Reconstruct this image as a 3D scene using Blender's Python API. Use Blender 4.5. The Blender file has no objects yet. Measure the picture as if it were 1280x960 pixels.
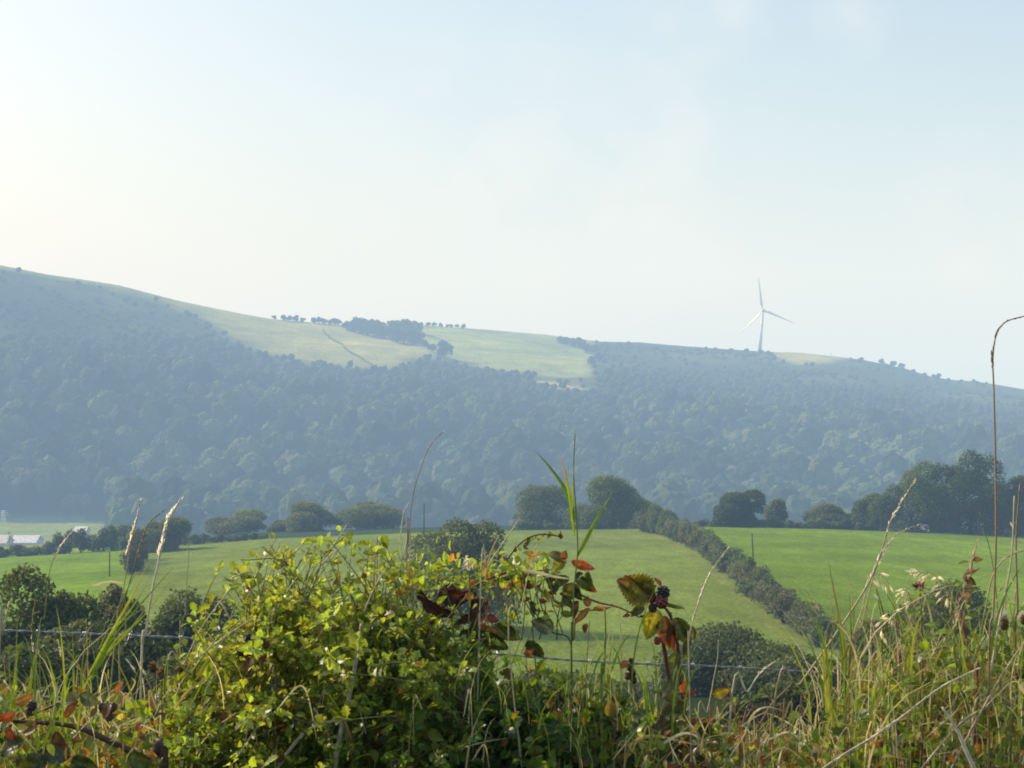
import bpy, math, random
import numpy as np
from mathutils import noise as mnoise, Vector

scene = bpy.context.scene
COL = scene.collection
F = 2030.0                     # focal length of the camera in pixels of a 1280 px wide picture
EYE = 1.6
rad = math.radians
RNG = np.random.default_rng(11)

# ------------------------------------------------------------------ helpers
def P(px, py, Y):
    return np.array(((px - 640) / F * Y, Y, EYE - (py - 480) / F * Y))

def nrm(a):
    return a / np.maximum(np.linalg.norm(a, axis=-1, keepdims=True), 1e-9)

class MB:
    def __init__(s):
        s.v, s.f, s.c, s.m, s.n = [], [], [], [], 0
    def add(s, v, f, col, mat=0):
        v = np.asarray(v, float).reshape(-1, 3)
        c = np.asarray(col, float)
        if c.ndim == 1: c = np.repeat(c[None], len(v), 0)
        fs = f if isinstance(f, list) else [f]
        for a in fs:
            a = np.asarray(a, np.int64)
            s.f.append(a + s.n); s.m.append(np.full(len(a), mat))
        s.v.append(v); s.c.append(c[:, :3]); s.n += len(v)
        return s
    def build(s, name, mats, parent=None, smooth=False, loc=None):
        me = bpy.data.meshes.new(name)
        v = np.concatenate(s.v); c = np.concatenate(s.c)
        if parent is not None: v = v - LOC[parent.name]
        elif loc is not None: v = v - np.asarray(loc)
        me.vertices.add(len(v)); me.vertices.foreach_set('co', v.astype(np.float32).ravel())
        tot = np.concatenate([np.full(len(a), a.shape[1]) for a in s.f])
        li = np.concatenate([a.ravel() for a in s.f])
        st = np.concatenate([[0], np.cumsum(tot)[:-1]])
        me.loops.add(len(li)); me.loops.foreach_set('vertex_index', li.astype(np.int32))
        me.polygons.add(len(tot)); me.polygons.foreach_set('loop_start', st.astype(np.int32))
        me.polygons.foreach_set('material_index', np.concatenate(s.m).astype(np.int32))
        me.polygons.foreach_set('use_smooth', np.full(len(tot), smooth))
        at = me.attributes.new('col', 'FLOAT_COLOR', 'POINT')
        at.data.foreach_set('color', np.concatenate([c, np.ones((len(c), 1))], 1).astype(np.float32).ravel())
        me.update(calc_edges=True)
        for m in (mats if isinstance(mats, (list, tuple)) else [mats]): me.materials.append(m)
        o = bpy.data.objects.new(name, me); COL.objects.link(o)
        if parent is not None:
            o.parent = parent; LOC[o.name] = LOC[parent.name]
        else:
            o.location = loc if loc is not None else (0, 0, 0)
            LOC[o.name] = np.asarray(loc if loc is not None else (0, 0, 0), float)
        return o
LOC = {}

def tag(o, label=None, cat=None, group=None, kind=None):
    if label: o['label'] = label
    if cat: o['category'] = cat
    if group: o['group'] = group
    if kind: o['kind'] = kind
    return o

def empty(name, loc, label, cat, group=None):
    o = bpy.data.objects.new(name, None); COL.objects.link(o)
    o.location = tuple(float(a) for a in loc); o.empty_display_size = 0.1
    LOC[o.name] = np.asarray(loc, float)
    return tag(o, label, cat, group)

def dup(root, loc, rotz=0.0, sc=(1, 1, 1), label=None, group=None):
    r = root.copy(); COL.objects.link(r)
    r.location = tuple(loc); r.rotation_euler = (0, 0, rotz); r.scale = sc
    if label: r['label'] = label
    if group: r['group'] = group
    for ch in root.children:
        c = ch.copy(); COL.objects.link(c); c.parent = r
        for g in ch.children:
            d = g.copy(); COL.objects.link(d); d.parent = c
    return r

def catmull(pts, n=8):
    p = np.asarray(pts, float)
    if len(p) == 2:
        t = np.linspace(0, 1, n + 1)[:, None]; return p[0] * (1 - t) + p[1] * t
    q = np.vstack([2 * p[0] - p[1], p, 2 * p[-1] - p[-2]])
    out = []
    for i in range(1, len(q) - 2):
        for t in np.linspace(0, 1, n, endpoint=False):
            a, b, c, d = q[i - 1], q[i], q[i + 1], q[i + 2]
            out.append(.5 * (2 * b + (c - a) * t + (2 * a - 5 * b + 4 * c - d) * t * t + (3 * b - a - 3 * c + d) * t ** 3))
    out.append(p[-1])
    return np.array(out)

def tube(mb, pts, r, col, sides=6, mat=0, cap=True):
    p = np.asarray(pts, float); n = len(p)
    r = np.interp(np.linspace(0, 1, n), np.linspace(0, 1, len(np.atleast_1d(r))), np.atleast_1d(r))
    T = nrm(np.gradient(p, axis=0))
    ref = np.array((0, 1, 0)) if abs(T[:, 1]).mean() < .8 else np.array((1, 0, 0))
    N = nrm(np.cross(T, ref)); B = np.cross(T, N)
    a = np.linspace(0, 2 * np.pi, sides, endpoint=False)
    v = p[:, None] + r[:, None, None] * (np.cos(a)[None, :, None] * N[:, None] + np.sin(a)[None, :, None] * B[:, None])
    i = np.arange(n - 1)[:, None] * sides; j = np.arange(sides)[None]; k = (j + 1) % sides
    f = np.stack([i + j, i + k, i + sides + k, i + sides + j], -1).reshape(-1, 4)
    fs = [f]
    if cap: fs += [np.arange(sides)[None, ::-1], (np.arange(sides) + (n - 1) * sides)[None]]
    c = np.asarray(col, float)
    if c.ndim == 2:
        c = np.stack([np.interp(np.linspace(0, 1, n), np.linspace(0, 1, len(c)), c[:, k2]) for k2 in range(3)], 1)
        c = np.repeat(c, sides, 0)
    mb.add(v.reshape(-1, 3), fs, c, mat)

def frames(d, nml):
    x = nrm(d); z = nrm(nml - (nml * x).sum(-1, keepdims=True) * x); y = np.cross(z, x)
    return np.stack([x, y, z], -1)           # columns

def inst(mb, tv, tf, pos, R, sc, col, mat=0):
    n, k = len(pos), len(tv)
    sc = np.asarray(sc, float)
    if sc.ndim == 1: sc = sc[:, None]
    v = np.einsum('nij,nkj->nki', R, tv[None] * sc[:, None, :]) + pos[:, None]
    fs = [(f[None] + (np.arange(n) * k)[:, None, None]).reshape(-1, f.shape[1]) for f in tf]
    mb.add(v.reshape(-1, 3), fs, np.repeat(col, k, 0), mat)

def rdir(n, rng):
    return nrm(rng.normal(size=(n, 3)))

def box(mb, c, s, col, mat=0, rz=0.0):
    c = np.asarray(c, float); h = np.asarray(s, float) / 2
    v = np.array([(x, y, z) for x in (-1, 1) for y in (-1, 1) for z in (-1, 1)]) * h
    ca, sa = math.cos(rz), math.sin(rz)
    v = np.stack([v[:, 0] * ca - v[:, 1] * sa, v[:, 0] * sa + v[:, 1] * ca, v[:, 2]], 1)
    mb.add(v + c, np.array([(0, 1, 3, 2), (4, 6, 7, 5), (0, 4, 5, 1), (2, 3, 7, 6), (0, 2, 6, 4), (1, 5, 7, 3)]), col, mat)

def ico(sub):
    t = (1 + 5 ** .5) / 2
    v = [(-1, t, 0), (1, t, 0), (-1, -t, 0), (1, -t, 0), (0, -1, t), (0, 1, t), (0, -1, -t), (0, 1, -t), (t, 0, -1), (t, 0, 1), (-t, 0, -1), (-t, 0, 1)]
    f = [(0, 11, 5), (0, 5, 1), (0, 1, 7), (0, 7, 10), (0, 10, 11), (1, 5, 9), (5, 11, 4), (11, 10, 2), (10, 7, 6), (7, 1, 8),
         (3, 9, 4), (3, 4, 2), (3, 2, 6), (3, 6, 8), (3, 8, 9), (4, 9, 5), (2, 4, 11), (6, 2, 10), (8, 6, 7), (9, 8, 1)]
    v = [tuple(nrm(np.array(a, float))) for a in v]
    for _ in range(sub):
        cache, nf = {}, []
        def mid(a, b):
            k = (min(a, b), max(a, b))
            if k not in cache:
                v.append(tuple(nrm((np.array(v[a]) + np.array(v[b])) / 2))); cache[k] = len(v) - 1
            return cache[k]
        for a, b, c in f:
            x, y, z = mid(a, b), mid(b, c), mid(c, a)
            nf += [(a, x, z), (b, y, x), (c, z, y), (x, y, z)]
        f = nf
    return np.array(v), np.array(f)
ICO1, ICO2 = ico(1), ico(2)

# ------------------------------------------------------------------ materials
def new_mat(name):
    m = bpy.data.materials.new(name); m.use_nodes = True
    nt = m.node_tree; nt.nodes.clear()
    out = nt.nodes.new('ShaderNodeOutputMaterial')
    return m, nt, out

def N(nt, t, **kw):
    n = nt.nodes.new(t)
    for k, v in kw.items():
        if k.startswith('i_'):
            key = k[2:]; n.inputs[int(key) if key.isdigit() else key.replace('_', ' ')].default_value = v
        else: setattr(n, k, v)
    return n

def col_noise(nt, scale, lo, hi, detail=3.0, coord='Object', tint=None):
    """the attribute colour, lightened and darkened by noise"""
    a = N(nt, 'ShaderNodeAttribute', attribute_name='col')
    tc = N(nt, 'ShaderNodeTexCoord')
    no = N(nt, 'ShaderNodeTexNoise', i_Scale=scale, i_Detail=detail)
    nt.links.new(tc.outputs[coord], no.inputs['Vector'])
    mr = N(nt, 'ShaderNodeMapRange'); mr.inputs[1].default_value = .3; mr.inputs[2].default_value = .7
    mr.inputs[3].default_value = lo; mr.inputs[4].default_value = hi
    nt.links.new(no.outputs['Fac'], mr.inputs[0])
    mx = N(nt, 'ShaderNodeMix', data_type='RGBA', blend_type='MULTIPLY'); mx.inputs[0].default_value = 1
    nt.links.new(a.outputs['Color'], mx.inputs[6]); nt.links.new(mr.outputs[0], mx.inputs[7])
    return mx.outputs[2], no

def leaf_mat(name, transl=.45, rough=.45, spec=.4, scale=60, lo=.75, hi=1.25, boost=(1.5, 1.35, .8), bump=0.0):
    m, nt, out = new_mat(name)
    c, no = col_noise(nt, scale, lo, hi)
    pb = N(nt, 'ShaderNodeBsdfPrincipled'); pb.inputs['Roughness'].default_value = rough
    pb.inputs['Specular IOR Level'].default_value = spec
    nt.links.new(c, pb.inputs['Base Color'])
    if bump:
        b = N(nt, 'ShaderNodeBump', i_Strength=bump, i_Distance=.002)
        nt.links.new(no.outputs['Fac'], b.inputs['Height']); nt.links.new(b.outputs[0], pb.inputs['Normal'])
    tr = N(nt, 'ShaderNodeBsdfTranslucent')
    mx = N(nt, 'ShaderNodeMix', data_type='RGBA', blend_type='MULTIPLY'); mx.inputs[0].default_value = 1
    mx.inputs[7].default_value = (*boost, 1); nt.links.new(c, mx.inputs[6]); nt.links.new(mx.outputs[2], tr.inputs[0])
    ms = N(nt, 'ShaderNodeMixShader', i_0=transl)
    nt.links.new(pb.outputs[0], ms.inputs[1]); nt.links.new(tr.outputs[0], ms.inputs[2])
    nt.links.new(ms.outputs[0], out.inputs[0])
    return m

def solid_mat(name, rough=.7, spec=.3, scale=20, lo=.7, hi=1.3, bump=0.0, dist=.01, metal=0.0, detail=4.0):
    m, nt, out = new_mat(name)
    c, no = col_noise(nt, scale, lo, hi, detail)
    pb = N(nt, 'ShaderNodeBsdfPrincipled'); pb.inputs['Roughness'].default_value = rough
    pb.inputs['Specular IOR Level'].default_value = spec; pb.inputs['Metallic'].default_value = metal
    nt.links.new(c, pb.inputs['Base Color'])
    if bump:
        b = N(nt, 'ShaderNodeBump', i_Strength=bump, i_Distance=dist)
        nt.links.new(no.outputs['Fac'], b.inputs['Height']); nt.links.new(b.outputs[0], pb.inputs['Normal'])
    nt.links.new(pb.outputs[0], out.inputs[0])
    return m

def field_mat():
    m, nt, out = new_mat('field_grass')
    a = N(nt, 'ShaderNodeAttribute', attribute_name='col')
    tc = N(nt, 'ShaderNodeTexCoord')
    cur = a.outputs['Color']
    for sc, lo, hi, st in ((.035, .8, 1.2, (1, 1, 1)), (.35, .86, 1.16, (1, .35, 1)), (2.5, .72, 1.3, (1, .5, 1)), (12, .8, 1.22, (1, 1, 1))):
        mp = N(nt, 'ShaderNodeMapping'); mp.inputs['Scale'].default_value = st
        mp.inputs['Rotation'].default_value = (0, 0, .25)
        nt.links.new(tc.outputs['Object'], mp.inputs[0])
        no = N(nt, 'ShaderNodeTexNoise', i_Scale=sc, i_Detail=3.0); nt.links.new(mp.outputs[0], no.inputs['Vector'])
        mr = N(nt, 'ShaderNodeMapRange'); mr.inputs[1].default_value = .3; mr.inputs[2].default_value = .7
        mr.inputs[3].default_value = lo; mr.inputs[4].default_value = hi
        nt.links.new(no.outputs['Fac'], mr.inputs[0])
        mx = N(nt, 'ShaderNodeMix', data_type='RGBA', blend_type='MULTIPLY'); mx.inputs[0].default_value = 1
        nt.links.new(cur, mx.inputs[6]); nt.links.new(mr.outputs[0], mx.inputs[7]); cur = mx.outputs[2]
    pb = N(nt, 'ShaderNodeBsdfPrincipled'); pb.inputs['Roughness'].default_value = .8
    pb.inputs['Specular IOR Level'].default_value = .0
    b = N(nt, 'ShaderNodeBump', i_Strength=.6, i_Distance=.25); nt.links.new(no.outputs['Fac'], b.inputs['Height'])
    nt.links.new(b.outputs[0], pb.inputs['Normal'])
    nt.links.new(cur, pb.inputs['Base Color']); nt.links.new(pb.outputs[0], out.inputs[0])
    return m

M_FIELD = field_mat()
M_TREE = leaf_mat('tree_foliage', .38, .55, .3, .5, .7, 1.3, (1.5, 1.4, .8))
M_WOOD = solid_mat('woodland_foliage', .9, .05, .55, .55, 1.5, .8, 1.2)
M_BARK = solid_mat('bark', .9, .1, 6, .6, 1.3, .6, .03)
M_LEAF = leaf_mat('hawthorn_leaf', .5, .36, .5, 90, .8, 1.2, (1.6, 1.65, .65))
M_GRASS = leaf_mat('grass_blade', .4, .5, .3, 40, .8, 1.2, (1.4, 1.3, .8))
M_BRAM = leaf_mat('bramble_leaf', .42, .42, .5, 70, .5, 1.35, (1.5, 1.25, .7), .5)
M_STRAW = leaf_mat('dry_straw', .5, .5, .4, 60, .8, 1.2, (1.35, 1.3, 1.2))
M_STALK = leaf_mat('dry_stalk', .12, .5, .4, 60, .75, 1.15, (1.2, 1.2, 1.1))
M_CANE = solid_mat('cane_bark', .55, .35, 120, .6, 1.35, .5, .002)
M_BERRY = solid_mat('berry_skin', .25, .6, 200, .8, 1.2)
M_WIRE = solid_mat('galvanised_wire', .45, .5, 150, .6, 1.25, .3, .001, .6)
M_PAINT = solid_mat('white_steel', .4, .4, .3, .95, 1.04)
M_WALL = solid_mat('rendered_wall', .9, .1, .6, .8, 1.15)
M_ROOF = solid_mat('sheet_roof', .6, .3, .8, .7, 1.25)
M_WOODPOST = solid_mat('weathered_post', .9, .1, 8, .6, 1.3, .4, .02)
M_DOWN = leaf_mat('seed_down', .4, .8, .1, 80, .85, 1.1, (1.1, 1.1, 1.0))

# ------------------------------------------------------------------ terrain
CREST = np.array([(-900, 790), (-400, 735), (0, 700), (160, 690), (240, 684), (330, 676), (500, 669), (640, 665), (800, 662), (880, 660), (1000, 662), (1280, 672), (1700, 690), (2400, 720)])
SKY = np.array([(-900, 250), (-300, 300), (0, 331), (60, 343), (150, 357), (220, 375), (300, 392), (340, 399), (430, 406), (530, 406), (600, 411), (680, 418), (750, 427), (800, 428), (860, 433), (950, 439),
                (1000, 441), (1080, 450), (1130, 460), (1165, 471), (1190, 475), (1220, 477), (1240, 480), (1280, 487), (1700, 540), (2400, 560)])
RIDGE = np.array([(-900, 1450), (0, 1600), (300, 1750), (560, 1930), (950, 2030), (1280, 1900), (2400, 1700)])

def H(x, y):
    x, y = np.broadcast_arrays(np.asarray(x, float), np.asarray(y, float))
    px = 640 + F * x / np.maximum(y, 60)
    zc = EYE - (np.interp(px, CREST[:, 0], CREST[:, 1]) - 480) / F * 320
    yr = np.interp(px, RIDGE[:, 0], RIDGE[:, 1])
    zr = EYE + (480 - np.interp(px, SKY[:, 0], SKY[:, 1])) / F * yr
    near = np.interp(y, [-60, 0, 4, 6, 20, 60, 120], [4, 0, 0, -.3, -3.5, -10.5, -20.3])
    t = np.clip((y - 120) / 200, 0, 1)
    fld = -20.3 + (zc + 20.3) * (t - .12 * np.sin(t * np.pi) * (1 - t))
    s = np.clip((y - 320) / 460, 0, 1)
    back = zc + (-81 - zc) * (s * s * (3 - 2 * s)) - 1.5 * np.clip((y - 320) / 25, 0, 1)
    z = np.where(y < 120, near, np.where(y < 320, fld, back))
    z = z - .9 * np.exp(-((y - 322) / 14) ** 2) * 0
    th = np.clip((y - 1000) / (yr - 1000), 0, 1)
    hill = -81 + (zr + 81) * th * (1.25 - .25 * th)
    dn = np.clip((y - yr) / 5000, 0, 1)
    hill = np.where(y > yr, zr - 40 * np.clip((y - yr) / 500, 0, 1) ** 1.5 - 160 * dn, hill)
    return np.where(y > 1000, hill, z)

def bumps(x, y):
    v = np.empty(x.shape); xf, yf, vf = x.ravel(), y.ravel(), v.ravel()
    for i in range(len(xf)):
        p = Vector((xf[i] / 140, yf[i] / 140, 3.1))
        vf[i] = mnoise.fractal(p, 1.0, 2.1, 4)
    return v

def ground_z(x, y):
    return float(H(x, y))

def hit(px, py, y0=122, y1=319):
    """where the line of sight through a picture point meets the field"""
    ys = np.linspace(y0, y1, 900); zs = EYE - (py - 480) / F * ys
    g = H((px - 640) / F * ys, ys)
    k = np.argmax(zs < g) if (zs < g).any() else len(ys) - 1
    return np.array(((px - 640) / F * ys[k], ys[k], g[k]))

HEDGE_PX = np.array([(800, 664), (840, 672), (880, 690), (915, 716), (950, 745), (990, 780), (1035, 812), (1100, 850)])

def inpoly(px, py, poly):
    poly = np.asarray(poly, float); r = np.zeros(np.shape(px), bool)
    for (x0, y0), (x1, y1) in zip(poly, np.roll(poly, -1, 0)):
        c = (y0 > py) != (y1 > py)
        r ^= c & (px < (x1 - x0) * (py - y0) / (y1 - y0 + 1e-9) + x0)
    return r
PAST = [[(160, 340), (225, 366), (300, 385), (430, 395), (560, 395), (560, 448), (520, 447), (490, 461), (440, 458), (380, 453), (330, 443), (285, 420), (245, 395), (190, 372), (150, 362)],
        [(528, 395), (640, 400), (742, 424), (738, 440), (742, 472), (700, 472), (620, 462), (566, 452), (532, 430)],
        [(655, 474), (700, 478), (742, 488), (700, 487)],
        [(952, 430), (1070, 445), (1040, 454), (1000, 456), (970, 447)],
        [(-60, 320), (0, 325), (100, 345), (160, 352), (160, 362), (60, 347), (0, 336), (-60, 330)]]
WOODTOP = np.array([(-900, 440), (0, 432), (120, 425), (230, 420), (330, 447), (400, 457), (480, 464), (525, 452), (565, 458), (650, 474), (745, 492), (760, 462), (850, 470), (960, 475), (1100, 492), (1280, 512), (2400, 560)])

def terrain():
    rows = np.unique(np.concatenate([np.linspace(-40, 10, 26), np.geomspace(10, 120, 36), np.linspace(120, 300, 60), np.linspace(300, 420, 80), np.linspace(420, 1000, 60),
                                     np.linspace(1000, 2150, 190), np.geomspace(2150, 9000, 30)]))
    us = np.concatenate([np.linspace(-1.1, -.36, 40)[:-1], np.linspace(-.36, .36, 300), np.linspace(.36, 1.1, 40)[1:]])
    Yg, Ug = np.meshgrid(rows, us, indexing='ij')
    Xg = Ug * (np.maximum(Yg, 0) + 12)
    Z = H(Xg, Yg)
    px = 640 + F * Xg / np.maximum(Yg, 60)
    b = bumps(Xg, Yg)
    yr = np.interp(px, RIDGE[:, 0], RIDGE[:, 1])
    th = np.clip((Yg - 1000) / (yr - 1000), 0, 1.2)
    amp = 7 * np.clip(th * 6, 0, 1) * np.clip((1.02 - th) * 5, .12, 1)
    amp = np.where((Yg > 130) & (Yg < 310), .35, amp)
    Z = Z + amp * b
    py = 480 + F * (EYE - Z) / np.maximum(Yg, 1)
    def sheet(r0, r1, name, colf):
        sl = slice(r0, r1)
        v = np.stack([Xg[sl], Yg[sl], Z[sl]], -1); n, m = v.shape[:2]
        i = np.arange(n - 1)[:, None] * m; j = np.arange(m - 1)[None]
        f = np.stack([i + j, i + j + 1, i + m + j + 1, i + m + j], -1).reshape(-1, 4)
        mb = MB(); mb.add(v.reshape(-1, 3), f, colf(sl).reshape(-1, 3))
        return tag(mb.build(name, M_FIELD, smooth=True), kind='structure')
    k = int(np.searchsorted(rows, 1000))
    def gcol(sl):
        x, y, p, q = Xg[sl], Yg[sl], px[sl], py[sl]
        hx = np.array([hit(a, min(b_, 830)) for a, b_ in HEDGE_PX[:-1]])
        edge = np.interp(-y, -hx[:, 1], hx[:, 0])
        right = (x > edge)[..., None]
        c = np.where(right, (.155, .24, .014), (.165, .22, .034))
        leftf = ((p < 165) & (y > 120))[..., None]
        c = np.where(leftf, (.16, .255, .015), c)
        c = np.where((y < 115)[..., None], (.03, .045, .012), c)
        verge = np.exp(-((x - edge + 2.2) / .8) ** 2)[..., None] * ((y > 125) & (y < 300))[..., None]
        c = c * (1 - .3 * verge) + np.array((.25, .25, .09)) * .3 * verge
        return np.where((y > 340)[..., None], np.where((p < 130)[..., None], (.19, .25, .03), (.04, .07, .025)), c)
    def hcol(sl):
        y, p, q, bb = Yg[sl], px[sl], py[sl], b[sl]
        c = np.empty(p.shape + (3,)); c[:] = (.035, .06, .025)
        up = (q < np.interp(p, WOODTOP[:, 0], WOODTOP[:, 1]))[..., None]
        c = np.where(up, np.array((.048, .066, .03)) + np.clip(bb, -.4, .6)[..., None] * np.array((.06, .055, .03)), c)
        for i, pl in enumerate(PAST):
            rj = np.random.default_rng(3); j = 0
            for dx, dy in rj.normal(0, 1, (18, 2)) * ((11, 5) if i == 0 else (5, 2.2)): j = j + inpoly(p + 5 * bb + dx, q + 2 * bb + dy, pl) / 18
            j = j[..., None] * (.92 + .3 * bb[..., None]); c = c * (1 - j) + j * np.array(((.34, .345, .1), (.3, .35, .1), (.4, .36, .12), (.33, .33, .11), (.28, .31, .11))[i])
        vf = ((p < 118 - (660 - q) * 1.2) & (q > 647))[..., None]
        c = np.where(vf, (.19, .25, .03), c)
        return c
    sheet(0, k + 1, 'ground', gcol)
    sheet(k, len(rows), 'hillside', hcol)
    return
terrain()

def hz(x, y):
    """height of the hill surface with its bumps"""
    px = 640 + F * x / max(y, 60); yr = np.interp(px, RIDGE[:, 0], RIDGE[:, 1])
    th = min(max((y - 1000) / (yr - 1000), 0), 1.2)
    amp = 7 * min(th * 6, 1) * min(max((1.02 - th) * 5, .12), 1)
    return float(H(x, y)) + amp * mnoise.fractal(Vector((x / 140, y / 140, 3.1)), 1.0, 2.1, 4)

def hill_hit(px, py):
    prev = None
    for y in np.linspace(1000, 2060, 500):
        x = (px - 640) / F * y
        if EYE - (py - 480) / F * y <= hz(x, y): return np.array((x, y, hz(x, y)))
    yr = float(np.interp(px, RIDGE[:, 0], RIDGE[:, 1])); x = (px - 640) / F * yr
    return np.array((x, yr, hz(x, yr)))

# ------------------------------------------------------------------ trees
QV = np.array([(0, 0, 0), (.45, .38, .12), (1, 0, -.05), (.45, -.38, .12)], float); QF = [np.array([(0, 1, 2, 3)])]

def crown(mb, c, rx, rz, n, leaf, rng, c0, c1, nl=12, ry=None, flat=.35, lobes=None, mat=0):
    """leaf-sized faces on overlapping lobes around centre c; returns the lobe centres"""
    ry = ry or rx; c = np.asarray(c, float); R = np.array((rx, ry, rz))
    if lobes is None:
        d = rdir(nl, rng); d[:, 2] = d[:, 2] * .9 + .1
        lobes = d * rng.uniform(.4, .82, (nl, 1)); lobes[0] = (0, 0, .45); lobes[1] = (0, 0, 0)
        lr = rng.uniform(.24, .52, nl); lr[1] = .55
    else:
        lobes = np.asarray(lobes, float); lr = lobes[:, 3]; lobes = lobes[:, :3]; nl = len(lobes)
    w = lr ** 2; k = rng.choice(nl, n, p=w / w.sum())
    d = rdir(n, rng); d[:, 2] = np.where(d[:, 2] < -.45, -d[:, 2], d[:, 2])
    rr = lr[k] * (1 - np.abs(rng.normal(0, .16, n))) * rng.uniform(.92, 1.1, n)
    q = lobes[k] + d * rr[:, None]
    pos = c + q * R
    nm = nrm(d + rng.normal(0, .42, (n, 3)) + np.array((0, 0, .25)))
    fr = frames(rdir(n, rng), nm)
    lightf = np.clip(.45 + .4 * q[:, 2] + rng.normal(0, .2, n) + (rng.uniform(-.25, .25, nl))[k], 0, 1)[:, None]  # leaf colour painted lighter towards the top, as if lit from above
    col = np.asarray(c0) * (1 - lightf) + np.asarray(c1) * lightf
    inst(mb, QV, QF, pos, fr, leaf * rng.uniform(.6, 1.35, n), col, mat)
    return c + lobes * R

def make_tree(name, h, rx, rng, n=4000, leaf=.42, c0=(.018, .034, .014), c1=(.05, .078, .022), trunk_h=.25, label='', cat='tree', group=None, loc=(0, 0, 0), nl=13, flatten=1.0):
    root = empty(name, loc, label, cat, group); L = np.asarray(loc, float)
    mb = MB(); zc = h * (trunk_h + (1 - trunk_h) / 2); rz = h * (1 - trunk_h) / 2 * 1.05
    lobes = crown(mb, L + (0, 0, zc), rx, rz, n, leaf, rng, c0, c1, nl)
    tb = MB(); tr = h * .022 + .05
    top = L + np.array((rng.normal(0, .2), rng.normal(0, .2), zc))
    base = L + np.array((0, 0, -.3))
    tube(tb, catmull([base, L + (rng.normal(0, .1), 0, h * max(trunk_h, .1) * .7), top]), [tr * 1.5, tr, tr * .4], (.06, .05, .04), 7)
    for q in lobes[2:9]:
        st = base + (top - base) * rng.uniform(.45, .85)
        tube(tb, catmull([st, (st + q) / 2 + (0, 0, .3), q], 5), [tr * .5, tr * .15], (.055, .045, .036), 5)
    tb.build('trunk', M_BARK, root, True)
    mb.build('crown', M_TREE, root)
    return root

# trees along the crest of the fields: px, top py, half width px, distance, kind, label
CRESTTREES = [
    (197, 649, 41, 314, 0, 'dark round tree at the left field crest, its shadow lying on the grass'),
    (300, 643, 38, 395, 1, 'pale hazy tree behind the field crest, first to the right of the low dark hedge'),
    (350, 650, 20, 390, 1, 'small hazy tree squeezed against the left side of a bigger round one'),
    (385, 628, 36, 380, 1, 'hazy round tree behind the crest, left neighbour of the broad dome-shaped one'),
    (460, 630, 47, 385, 1, 'broad dome-shaped hazy tree directly above the bright hawthorn bush'),
    (690, 600, 48, 345, 1, 'tall round-headed tree on the crest behind the central green grass blades'),
    (764, 596, 49, 335, 0, 'tall tree with a lopsided crown just right of the central grass blades'),
    (808, 622, 32, 350, 1, 'small low tree at the top end of the diagonal hedge'),
    (920, 615, 36, 335, 2, 'dark compact round tree standing alone right of the diagonal hedge top'),
    (970, 630, 20, 350, 1, 'small thin hazy tree close beside the compact dark round tree'),
    (1036, 636, 33, 345, 1, 'low wide bushy tree on the right field crest, left of the big dark trees'),
    (1092, 616, 30, 340, 0, 'rounded mid green tree at the left end of the big dark tree clump'),
    (1140, 578, 42, 334, 0, 'tall green tree with a lit crown, second tree of the big right clump'),
    (1214, 549, 50, 330, 2, 'largest darkest tree of the right clump, with a flat leaning top'),
    (1272, 585, 42, 328, 2, 'dark tree at the edge of the picture in the big right clump'),
    (1180, 606, 30, 350, 2, 'dark filler tree between the tall lit tree and the largest tree'),
]
TC = [((.028, .056, .01), (.13, .18, .022)), ((.042, .07, .02), (.155, .195, .04)), ((.012, .032, .004), (.072, .118, .012))]
for i, (px, py, hw, Y, k, lab) in enumerate(CRESTTREES):
    rng = np.random.default_rng(100 + i)
    x = (px - 640) / F * Y; g = ground_z(x, Y) - .2
    top = EYE - (py - 480) / F * Y; rx = hw / F * Y * 1.12
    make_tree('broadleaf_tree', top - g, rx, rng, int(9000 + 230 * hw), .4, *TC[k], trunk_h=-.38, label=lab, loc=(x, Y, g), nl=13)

# hedges and bushes -------------------------------------------------
def bush_run(name, pts, label, cat, hgt, wid, n_per, leaf, rng, cols, group=None, step=2.2):
    """one hedge: overlapping leafy humps along a line of ground points"""
    pts = np.asarray(pts, float); root = empty(name, pts[0], label, cat, group)
    seg = np.concatenate([[0], np.cumsum(np.linalg.norm(np.diff(pts, axis=0), axis=1))])
    mb, tb = MB(), MB()
    for s in np.arange(0, seg[-1] + .1, step):
        q = np.array([np.interp(s, seg, pts[:, j]) for j in range(3)]); f = s / max(seg[-1], 1e-6)
        h = float(np.interp(f, np.linspace(0, 1, len(hgt)), hgt)) * rng.uniform(.6, 1.3)
        w = wid * rng.uniform(.8, 1.25); c = cols[rng.integers(len(cols))]
        q = q + np.array((rng.normal(0, .3), rng.normal(0, .5), 0)); q[2] = ground_z(q[0], q[1])
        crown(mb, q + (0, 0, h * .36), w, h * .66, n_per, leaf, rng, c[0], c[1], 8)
        for _ in range(3):
            e = q + np.array((rng.normal(0, w * .4), rng.normal(0, w * .4), h * .7))
            tube(mb, [q - (0, 0, .3), (q + e) / 2, e], [.09, .03], (.07, .055, .045), 5, 1)
    mb.build('foliage', [M_TREE, M_BARK], root)
    return root

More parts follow.
